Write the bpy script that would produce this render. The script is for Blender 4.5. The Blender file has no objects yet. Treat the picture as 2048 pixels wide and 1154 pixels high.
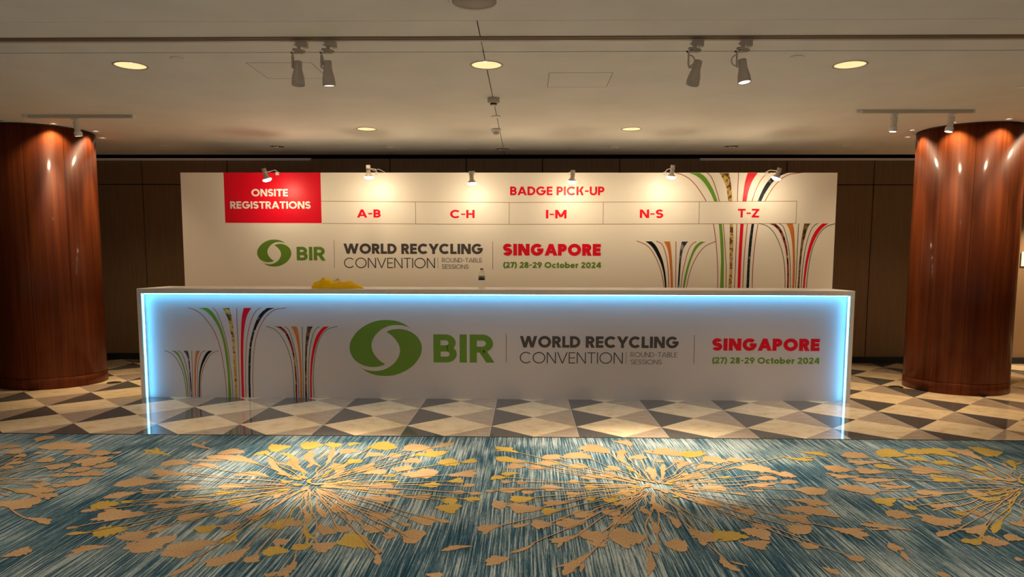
import bpy, bmesh, math, random
from mathutils import Vector, Matrix

S = bpy.context.scene
COL = S.collection
random.seed(7)

# ------------------------------------------------------------------ camera
cam_d = bpy.data.cameras.new('camera')
cam = bpy.data.objects.new('camera', cam_d)
COL.objects.link(cam)
cam_d.sensor_width = 36.0
cam_d.lens = 1451.77 / 2048 * 36.0
cam_d.shift_y = 87.83 / 2048
PITCH, YAW, ROLL, EYE = -0.1002, -0.0193, 0.0026, 1.3879
fw = Vector((math.sin(YAW) * math.cos(PITCH), math.cos(YAW) * math.cos(PITCH), math.sin(PITCH)))
rt = Vector((math.cos(YAW), -math.sin(YAW), 0))
up = rt.cross(fw)
rt, up = math.cos(ROLL) * rt + math.sin(ROLL) * up, math.cos(ROLL) * up - math.sin(ROLL) * rt
cam.matrix_world = Matrix(((rt.x, up.x, -fw.x, 0), (rt.y, up.y, -fw.y, 0), (rt.z, up.z, -fw.z, EYE), (0, 0, 0, 1)))
cam_d.clip_start = 0.05
S.camera = cam

# ------------------------------------------------------------------ world, exposure
S.view_settings.view_transform = 'Standard'
S.view_settings.look = 'None'
S.view_settings.exposure = 0.12
S.view_settings.gamma = 1.0
S.view_settings.use_curve_mapping = False
world = bpy.data.worlds.new('hall_ambient')
S.world = world
world.use_nodes = True
bgn = world.node_tree.nodes['Background']
bgn.inputs[0].default_value = (1.0, 0.86, 0.74, 1)
bgn.inputs[1].default_value = 0.30

WARM = (1.0, 0.78, 0.50)
SOFT = (1.0, 0.86, 0.66)
CEIL = 2.764


# ------------------------------------------------------------------ materials
def srgb(r, g, b):
    f = lambda c: (c / 255 / 12.92) if c / 255 <= 0.04045 else ((c / 255 + 0.055) / 1.055) ** 2.4
    return (f(r), f(g), f(b), 1)


def mat(name, col=(0.8, 0.8, 0.8, 1), rough=0.5, metal=0.0, spec=0.5, emit=None, estr=0.0, coat=0.0, trans=0.0, ior=1.5):
    m = bpy.data.materials.new(name)
    m.use_nodes = True
    b = m.node_tree.nodes['Principled BSDF']
    b.inputs['Base Color'].default_value = col
    b.inputs['Roughness'].default_value = rough
    b.inputs['Metallic'].default_value = metal
    b.inputs['Specular IOR Level'].default_value = spec
    b.inputs['Coat Weight'].default_value = coat
    b.inputs['Coat Roughness'].default_value = 0.12
    b.inputs['Transmission Weight'].default_value = trans
    b.inputs['IOR'].default_value = ior
    if emit:
        b.inputs['Emission Color'].default_value = emit
        b.inputs['Emission Strength'].default_value = estr
    return m


class NT:
    """small helper to wire node trees"""
    def __init__(self, m):
        self.t = m.node_tree
        self.b = self.t.nodes['Principled BSDF']

    def n(self, typ, **kw):
        nd = self.t.nodes.new(typ)
        for k, v in kw.items():
            if k.startswith('_'):
                setattr(nd, k[1:], v)
        return nd

    def l(self, a, b):
        self.t.links.new(a, b)

    def coord(self):
        return self.n('ShaderNodeTexCoord').outputs['Object']

    def mapping(self, vec, scale=(1, 1, 1), loc=(0, 0, 0)):
        m = self.n('ShaderNodeMapping')
        m.inputs['Scale'].default_value = scale
        m.inputs['Location'].default_value = loc
        self.l(vec, m.inputs['Vector'])
        return m.outputs[0]

    def noise(self, vec, scale=5, detail=3, rough=0.5):
        nz = self.n('ShaderNodeTexNoise')
        nz.inputs['Scale'].default_value = scale
        nz.inputs['Detail'].default_value = detail
        nz.inputs['Roughness'].default_value = rough
        self.l(vec, nz.inputs['Vector'])
        return nz.outputs[0]

    def ramp(self, fac, stops, interp='LINEAR'):
        r = self.n('ShaderNodeValToRGB')
        r.color_ramp.interpolation = interp
        el = r.color_ramp.elements
        el[0].position, el[0].color = stops[0]
        el[1].position, el[1].color = stops[1]
        for p, c in stops[2:]:
            e = el.new(p)
            e.color = c
        self.l(fac, r.inputs[0])
        return r.outputs[0]

    def math(self, op, a, b=None, c=None):
        m = self.n('ShaderNodeMath')
        m.operation = op
        for i, x in enumerate((a, b, c)):
            if x is None:
                continue
            if isinstance(x, (int, float)):
                m.inputs[i].default_value = x
            else:
                self.l(x, m.inputs[i])
        return m.outputs[0]

    def mix(self, fac, a, b, mode='MIX'):
        m = self.n('ShaderNodeMix')
        m.data_type = 'RGBA'
        m.blend_type = mode
        for sock, x in ((m.inputs[0], fac), (m.inputs[6], a), (m.inputs[7], b)):
            if isinstance(x, (int, float)):
                sock.default_value = x
            elif isinstance(x, tuple):
                sock.default_value = x
            else:
                self.l(x, sock)
        return m.outputs[2]

    def sep(self, vec):
        s = self.n('ShaderNodeSeparateXYZ')
        self.l(vec, s.inputs[0])
        return s.outputs

    def bump(self, h, strength=0.1, dist=0.01):
        b = self.n('ShaderNodeBump')
        b.inputs['Strength'].default_value = strength
        b.inputs['Distance'].default_value = dist
        self.l(h, b.inputs['Height'])
        self.l(b.outputs[0], self.b.inputs['Normal'])

    def color(self, c):
        self.l(c, self.b.inputs['Base Color'])


def rgb(r, g, b):
    return (r, g, b, 1)


def mk_ceiling():
    m = mat('ceiling_paint', rgb(0.66, 0.61, 0.55), 0.75, spec=0.25)
    t = NT(m)
    n = t.noise(t.coord(), 2.2, 4)
    t.color(t.ramp(n, [(0.3, rgb(0.76, 0.74, 0.69)), (0.7, rgb(0.82, 0.80, 0.75))]))
    return m


def mk_marble():
    m = mat('marble_tiles', rough=0.07)
    t = NT(m)
    co = t.coord()
    x, y, z = t.sep(co)
    P = math.sqrt(0.5)
    u = t.math('DIVIDE', t.math('SUBTRACT', x, -1.7003 - 10 * P), P)
    v = t.math('DIVIDE', t.math('SUBTRACT', y, 6.6654 - 10 * P), P)
    a = t.math('SUBTRACT', t.math('FRACT', u), 0.5)
    b = t.math('SUBTRACT', t.math('FRACT', t.math('ADD', v, 0.5)), 0.5)
    s = t.math('ADD', t.math('ABSOLUTE', a), t.math('ABSOLUTE', b))
    light = t.math('LESS_THAN', s, 0.5)
    dark = t.math('LESS_THAN', a, 0.0)
    n1 = t.noise(co, 7, 6, 0.6)
    n2 = t.noise(t.mapping(co, (3, 14, 1)), 2.4, 5, 0.65)
    n3 = t.noise(co, 170, 2, 0.7)
    cl = t.ramp(n1, [(0.25, rgb(0.55, 0.36, 0.18)), (0.42, rgb(0.76, 0.56, 0.33)), (0.6, rgb(0.83, 0.64, 0.40)), (0.78, rgb(0.70, 0.53, 0.33))])
    cl = t.mix(t.math('MULTIPLY', t.math('GREATER_THAN', n2, 0.62), 0.4), cl, rgb(0.36, 0.27, 0.16))
    ct = t.ramp(n2, [(0.3, rgb(0.34, 0.24, 0.16)), (0.6, rgb(0.47, 0.355, 0.25)), (0.75, rgb(0.66, 0.55, 0.43))])
    cd = t.ramp(n3, [(0.35, rgb(0.028, 0.026, 0.024)), (0.58, rgb(0.12, 0.108, 0.096)), (0.72, rgb(0.27, 0.245, 0.22))])
    c = t.mix(light, t.mix(dark, ct, cd), cl)
    # fine joints: the square edges and the continuous depth joints
    j1 = t.math('LESS_THAN', t.math('ABSOLUTE', t.math('SUBTRACT', s, 0.5)), 0.0035)
    j2 = t.math('GREATER_THAN', t.math('ABSOLUTE', a), 0.4965)
    c = t.mix(t.math('MULTIPLY', j1, 0.5), c, rgb(0.36, 0.29, 0.22))
    c = t.mix(t.math('MULTIPLY', j2, 0.7), c, rgb(0.62, 0.54, 0.44))
    t.color(c)
    r = t.ramp(n1, [(0.2, rgb(0.04, 0.04, 0.04)), (0.8, rgb(0.09, 0.09, 0.09))])
    t.l(r, t.b.inputs['Roughness'])
    return m


def mk_carpet():
    m = mat('carpet_teal_stripes', rough=0.95, spec=0.1)
    t = NT(m)
    co = t.coord()
    wob = t.noise(t.mapping(co, (1.2, 0.9, 1)), 1.0, 2)
    x, y, z = t.sep(co)
    cx = t.n('ShaderNodeCombineXYZ')
    t.l(t.math('ADD', x, t.math('MULTIPLY', wob, 0.04)), cx.inputs[0])
    t.l(y, cx.inputs[1])
    st = t.noise(t.mapping(cx.outputs[0], (112, 2.1, 1)), 1.0, 3, 0.6)
    fine = t.noise(t.mapping(cx.outputs[0], (210, 26, 1)), 1.0, 2, 0.6)
    big = t.noise(t.mapping(co, (0.9, 0.8, 1), (3.1, 1.7, 0)), 1.6, 3, 0.55)
    f = t.math('ADD', t.math('ADD', t.math('MULTIPLY', st, 1.15), t.math('MULTIPLY', big, 0.65)), t.math('MULTIPLY', fine, 0.28))
    c = t.ramp(t.math('MULTIPLY', f, 0.46), [(0.385, rgb(0.010, 0.034, 0.053)), (0.45, rgb(0.036, 0.082, 0.110)), (0.495, rgb(0.125, 0.172, 0.182)), (0.565, rgb(0.36, 0.39, 0.365))])
    t.color(c)
    t.bump(t.math('ADD', st, fine), 0.35, 0.006)
    return m


def mk_leaf(name, lo, hi):
    m = mat(name, rough=0.9, spec=0.1)
    t = NT(m)
    co = t.coord()
    n = t.noise(t.mapping(co, (160, 60, 1)), 1.0, 2)
    n2 = t.noise(co, 3.0, 2)
    t.color(t.ramp(t.math('ADD', t.math('MULTIPLY', n, 0.6), t.math('MULTIPLY', n2, 0.4)), [(0.35, lo), (0.65, hi)]))
    t.bump(n, 0.3, 0.005)
    return m


def mk_mahogany():
    m = mat('mahogany_veneer', rough=0.5, coat=0.13, spec=0.1)
    t = NT(m)
    co = t.coord()
    n = t.noise(t.mapping(co, (26, 26, 0.7)), 1.0, 4, 0.6)
    n2 = t.noise(t.mapping(co, (5, 5, 0.5)), 1.0, 2)
    c = t.ramp(t.math('ADD', t.math('MULTIPLY', n, 0.6), t.math('MULTIPLY', n2, 0.4)),
               [(0.3, rgb(0.055, 0.0085, 0.0025)), (0.52, rgb(0.112, 0.023, 0.005)), (0.72, rgb(0.185, 0.044, 0.008))])
    x, y, z = t.sep(co)
    ang = t.math('DIVIDE', t.math('ARCTAN2', y, x), 2 * math.pi / 9)
    fr = t.math('ABSOLUTE', t.math('SUBTRACT', t.math('FRACT', t.math('ADD', ang, 20.35)), 0.5))
    c = t.mix(t.math('LESS_THAN', fr, 0.006), c, rgb(0.012, 0.004, 0.002))
    t.color(c)
    return m


def mk_walnut():
    m = mat('dark_wall_panel', rough=0.45, spec=0.35)
    t = NT(m)
    n = t.noise(t.mapping(t.coord(), (60, 60, 2)), 1.0, 3)
    t.color(t.ramp(n, [(0.3, rgb(0.19, 0.115, 0.06)), (0.7, rgb(0.225, 0.14, 0.075))]))
    return m


def mk_photo(name, stops, scale, stretch=(1, 1, 1), interp='LINEAR'):
    m = mat(name, rough=0.45, spec=0.2)
    t = NT(m)
    co = t.coord()
    n = t.noise(t.mapping(co, stretch), scale, 4, 0.6)
    t.color(t.ramp(n, stops, interp))
    return m


def mk_yellow():
    m = mat('yellow_fabric', rough=0.6, spec=0.3)
    t = NT(m)
    n = t.noise(t.coord(), 14, 3)
    t.color(t.ramp(n, [(0.3, rgb(0.98, 0.68, 0.008)), (0.7, rgb(1.0, 0.78, 0.03))]))
    tl = t.n('ShaderNodeBsdfTranslucent')
    tl.inputs[0].default_value = rgb(1.0, 0.84, 0.05)
    mx = t.n('ShaderNodeMixShader')
    mx.inputs[0].default_value = 0.5
    t.l(t.b.outputs[0], mx.inputs[1])
    t.l(tl.outputs[0], mx.inputs[2])
    t.l(mx.outputs[0], t.t.nodes['Material Output'].inputs['Surface'])
    return m


M = dict(
    ceiling=mk_ceiling(), marble=mk_marble(), carpet=mk_carpet(),
    leaf_t=mk_leaf('carpet_tan', rgb(0.29, 0.172, 0.080), rgb(0.46, 0.29, 0.145)),
    leaf_g=mk_leaf('carpet_gold', rgb(0.31, 0.195, 0.035), rgb(0.46, 0.305, 0.07)),
    wood=mk_mahogany(), wall=mk_walnut(),
    black=mat('gap_shade_black', rgb(0.004, 0.004, 0.005), 0.9, spec=0.0),  # painted-in shade for the ceiling gaps and the wall recess
    gap=mat('dark_joint', rgb(0.02, 0.014, 0.008), 0.9, spec=0.1),
    navy=mat('black_skirting', rgb(0.006, 0.008, 0.012), 0.35),
    strip=mat('pale_trim', rgb(0.75, 0.66, 0.56), 0.6),
    brass=mat('brass_edge', rgb(0.45, 0.36, 0.24), 0.35, metal=0.9),
    laminate=mat('white_laminate', rgb(0.70, 0.66, 0.63), 0.38),
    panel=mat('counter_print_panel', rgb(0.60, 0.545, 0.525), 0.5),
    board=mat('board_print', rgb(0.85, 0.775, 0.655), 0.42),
    green=mat('print_green', rgb(0.12, 0.25, 0.008), 0.4),
    bright_green=mat('print_leaf_green', rgb(0.13, 0.32, 0.015), 0.4),
    red=mat('print_red', rgb(0.76, 0.001, 0.016), 0.4, spec=0.25),
    charcoal=mat('print_charcoal', rgb(0.060, 0.048, 0.046), 0.45),
    white=mat('print_white', rgb(0.88, 0.82, 0.74), 0.4),
    orange=mat('print_orange', rgb(0.62, 0.17, 0.012), 0.35),
    thin_red=mat('print_thin_red', rgb(0.36, 0.075, 0.035), 0.4),
    thin_green=mat('print_thin_green', rgb(0.045, 0.085, 0.050), 0.4),
    thin_purple=mat('print_thin_purple', rgb(0.20, 0.03, 0.16), 0.4),
    line=mat('print_hairline', rgb(0.33, 0.20, 0.12), 0.4),
    black_print=mat('print_black', rgb(0.006, 0.007, 0.009), 0.5, spec=0.15),
    photo_gold=mk_photo('print_gold_photo', [(0.40, rgb(0.10, 0.045, 0.012)), (0.46, rgb(0.50, 0.30, 0.06)), (0.56, rgb(0.66, 0.47, 0.14)), (0.62, rgb(0.20, 0.09, 0.02))], 16, (1, 1, 0.9)),
    photo_dark=mk_photo('print_dark_photo', [(0.56, rgb(0.008, 0.012, 0.016)), (0.60, rgb(0.03, 0.06, 0.06)), (0.68, rgb(0.32, 0.33, 0.33))], 22, (1, 1, 1)),
    photo_steel=mk_photo('print_steel_photo', [(0.42, rgb(0.01, 0.01, 0.015)), (0.52, rgb(0.05, 0.05, 0.085)), (0.62, rgb(0.28, 0.28, 0.33))], 16, (1, 1, 0.6)),
    photo_mix=mk_photo('print_mixed_photo', [(0.36, rgb(0.01, 0.014, 0.012)), (0.45, rgb(0.45, 0.02, 0.03)), (0.52, rgb(0.04, 0.03, 0.02)), (0.57, rgb(0.55, 0.33, 0.09)), (0.63, rgb(0.02, 0.05, 0.04))], 15, (1, 1, 1), 'CONSTANT'),
    photo_brown=mk_photo('print_brown_photo', [(0.40, rgb(0.02, 0.012, 0.010)), (0.52, rgb(0.20, 0.11, 0.04)), (0.64, rgb(0.42, 0.27, 0.12))], 20, (1, 1, 0.6)),
    led=mat('led_strip', rgb(0.9, 0.95, 1), 0.5, emit=(0.075, 0.50, 1.0, 1), estr=21.0),
    fixture=mat('fixture_enamel', rgb(0.50, 0.43, 0.36), 0.45),
    fixture_white=mat('fixture_white', rgb(0.72, 0.68, 0.62), 0.4),
    track_grey=mat('track_enamel', rgb(0.50, 0.46, 0.40), 0.5),
    track_brown=mat('track_channel', rgb(0.16, 0.095, 0.045), 0.6),
    knob=mat('black_screw', rgb(0.02, 0.018, 0.016), 0.4),
    lamp_on=mat('lamp_face_lit', rgb(1, 1, 1), 0.4, emit=(1.0, 0.88, 0.68, 1), estr=3.0),
    bulb=mat('reflector_bulb_lit', rgb(1, 1, 1), 0.3, emit=(1.0, 0.90, 0.74, 1), estr=24.0),
    lamp_warm=mat('downlight_reflector_lit', rgb(0.8, 0.65, 0.42), 0.35, emit=(1.0, 0.72, 0.38, 1), estr=0.62),
    lamp_off=mat('downlight_reflector_unlit', rgb(0.30, 0.25, 0.19), 0.18, metal=0.9),
    grille=mat('speaker_grille', rgb(0.40, 0.35, 0.31), 0.7),
    yellow=mk_yellow(),
    yellow_pale=mat('yellow_fabric_lining', rgb(0.86, 0.62, 0.20), 0.7),
    pet=mat('clear_plastic', rgb(1, 0.98, 0.95), 0.03, trans=1.0, ior=1.12),
    label_blue=mat('bottle_label_blue', rgb(0.012, 0.03, 0.11), 0.4),
    label_green=mat('bottle_label_green', rgb(0.32, 0.36, 0.03), 0.4),
    cap=mat('bottle_cap', rgb(0.16, 0.09, 0.05), 0.5),
    paper=mat('white_notice', rgb(0.8, 0.74, 0.66), 0.6),
    outlet=mat('floor_box_bronze', rgb(0.05, 0.035, 0.018), 0.4, metal=0.6),
)


# ------------------------------------------------------------------ mesh helpers
def obj(name, bm, mats, parent=None, loc=(0, 0, 0), smooth=False):
    me = bpy.data.meshes.new(name)
    bm.to_mesh(me)
    bm.free()
    for m in (mats if isinstance(mats, (list, tuple)) else [mats]):
        me.materials.append(M[m] if isinstance(m, str) else m)
    if smooth:
        for p in me.polygons:
            p.use_smooth = True
    o = bpy.data.objects.new(name, me)
    COL.objects.link(o)
    if parent:
        o.parent = parent
    o.location = loc
    return o


def tag(o, label, cat, group=None):
    o['label'] = label
    o['category'] = cat
    if group:
        o['group'] = group
    return o


def thing(name, label, cat, loc=(0, 0, 0), group=None):
    o = bpy.data.objects.new(name, None)
    COL.objects.link(o)
    o.location = loc
    o.empty_display_size = 0.1
    return tag(o, label, cat, group)


def struct(o):
    o['kind'] = 'structure'
    return o


def box(bm, x0, x1, y0, y1, z0, z1, mi=0):
    v = [bm.verts.new(p) for p in ((x0, y0, z0), (x1, y0, z0), (x1, y1, z0), (x0, y1, z0), (x0, y0, z1), (x1, y0, z1), (x1, y1, z1), (x0, y1, z1))]
    for f in ((0, 3, 2, 1), (4, 5, 6, 7), (0, 1, 5, 4), (1, 2, 6, 5), (2, 3, 7, 6), (3, 0, 4, 7)):
        bm.faces.new([v[i] for i in f]).material_index = mi


def lathe(bm, prof, seg=32, mi=0, mtx=None, close=False):
    """prof: (radius, z) pairs"""
    rings = []
    for r, z in prof:
        if r < 1e-6:
            rings.append([bm.verts.new((0, 0, z))])
        else:
            rings.append([bm.verts.new((r * math.cos(2 * math.pi * k / seg), r * math.sin(2 * math.pi * k / seg), z)) for k in range(seg)])
    for a, b in zip(rings, rings[1:]):
        for k in range(seg):
            k2 = (k + 1) % seg
            if len(a) == 1 and len(b) == 1:
                continue
            if len(a) == 1:
                f = bm.faces.new((a[0], b[k], b[k2]))
            elif len(b) == 1:
                f = bm.faces.new((a[k], b[0], a[k2]))
            else:
                f = bm.faces.new((a[k], b[k], b[k2], a[k2]))
            f.material_index = mi
    if mtx is not None:
        vs = [v for r in rings for v in r]
        bmesh.ops.transform(bm, matrix=mtx, verts=vs)


def tube(bm, pts, r, seg=10, mi=0, cap=True):
    pts = [Vector(p) for p in pts]
    rings = []
    ref = Vector((0.3, 0.2, 1)).normalized()
    for i, p in enumerate(pts):
        d = (pts[min(i + 1, len(pts) - 1)] - pts[max(i - 1, 0)]).normalized()
        a = d.cross(ref)
        if a.length < 1e-3:
            a = d.cross(Vector((1, 0, 0)))
        a.normalize()
        b = d.cross(a)
        rr = r[i] if isinstance(r, (list, tuple)) else r
        rings.append([bm.verts.new(p + rr * (math.cos(2 * math.pi * k / seg) * a + math.sin(2 * math.pi * k / seg) * b)) for k in range(seg)])
    for a, b in zip(rings, rings[1:]):
        for k in range(seg):
            bm.faces.new((a[k], a[(k + 1) % seg], b[(k + 1) % seg], b[k])).material_index = mi
    if cap:
        bm.faces.new(rings[0][::-1]).material_index = mi
        bm.faces.new(rings[-1]).material_index = mi


def fix(bm):
    bmesh.ops.recalc_face_normals(bm, faces=bm.faces[:])


def bevel(bm, w, seg=2):
    bmesh.ops.bevel(bm, geom=bm.edges[:], offset=w, segments=seg, affect='EDGES', profile=0.7)


def copy_tree(o, parent=None):
    c = o.copy()
    COL.objects.link(c)
    if parent:
        c.parent = parent
    for ch in list(o.children):
        copy_tree(ch, c)
    return c


def spot(name, loc, aim, power, size_deg, blend, radius, col=WARM, parent=None):
    d = bpy.data.lights.new(name, 'SPOT')
    d.energy, d.color = power, col
    d.spot_size, d.spot_blend = math.radians(size_deg), blend
    d.shadow_soft_size = radius
    o = bpy.data.objects.new(name, d)
    COL.objects.link(o)
    loc, aim = Vector(loc), Vector(aim)
    q = (aim - loc).to_track_quat('-Z', 'Y')
    o.rotation_euler = q.to_euler()
    o.location = loc
    if parent:
        o.parent = parent
        o.location = loc - parent.location
    return o


# ------------------------------------------------------------------ structure
XL, XR = -8.2, 8.2
YC = 5.593           # where carpet meets marble
YW = 9.87            # back wall face

bm = bmesh.new()
box(bm, XL, XR, YC, YW + 0.2, -0.1, 0.0)
struct(obj('floor', bm, 'marble'))

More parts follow.
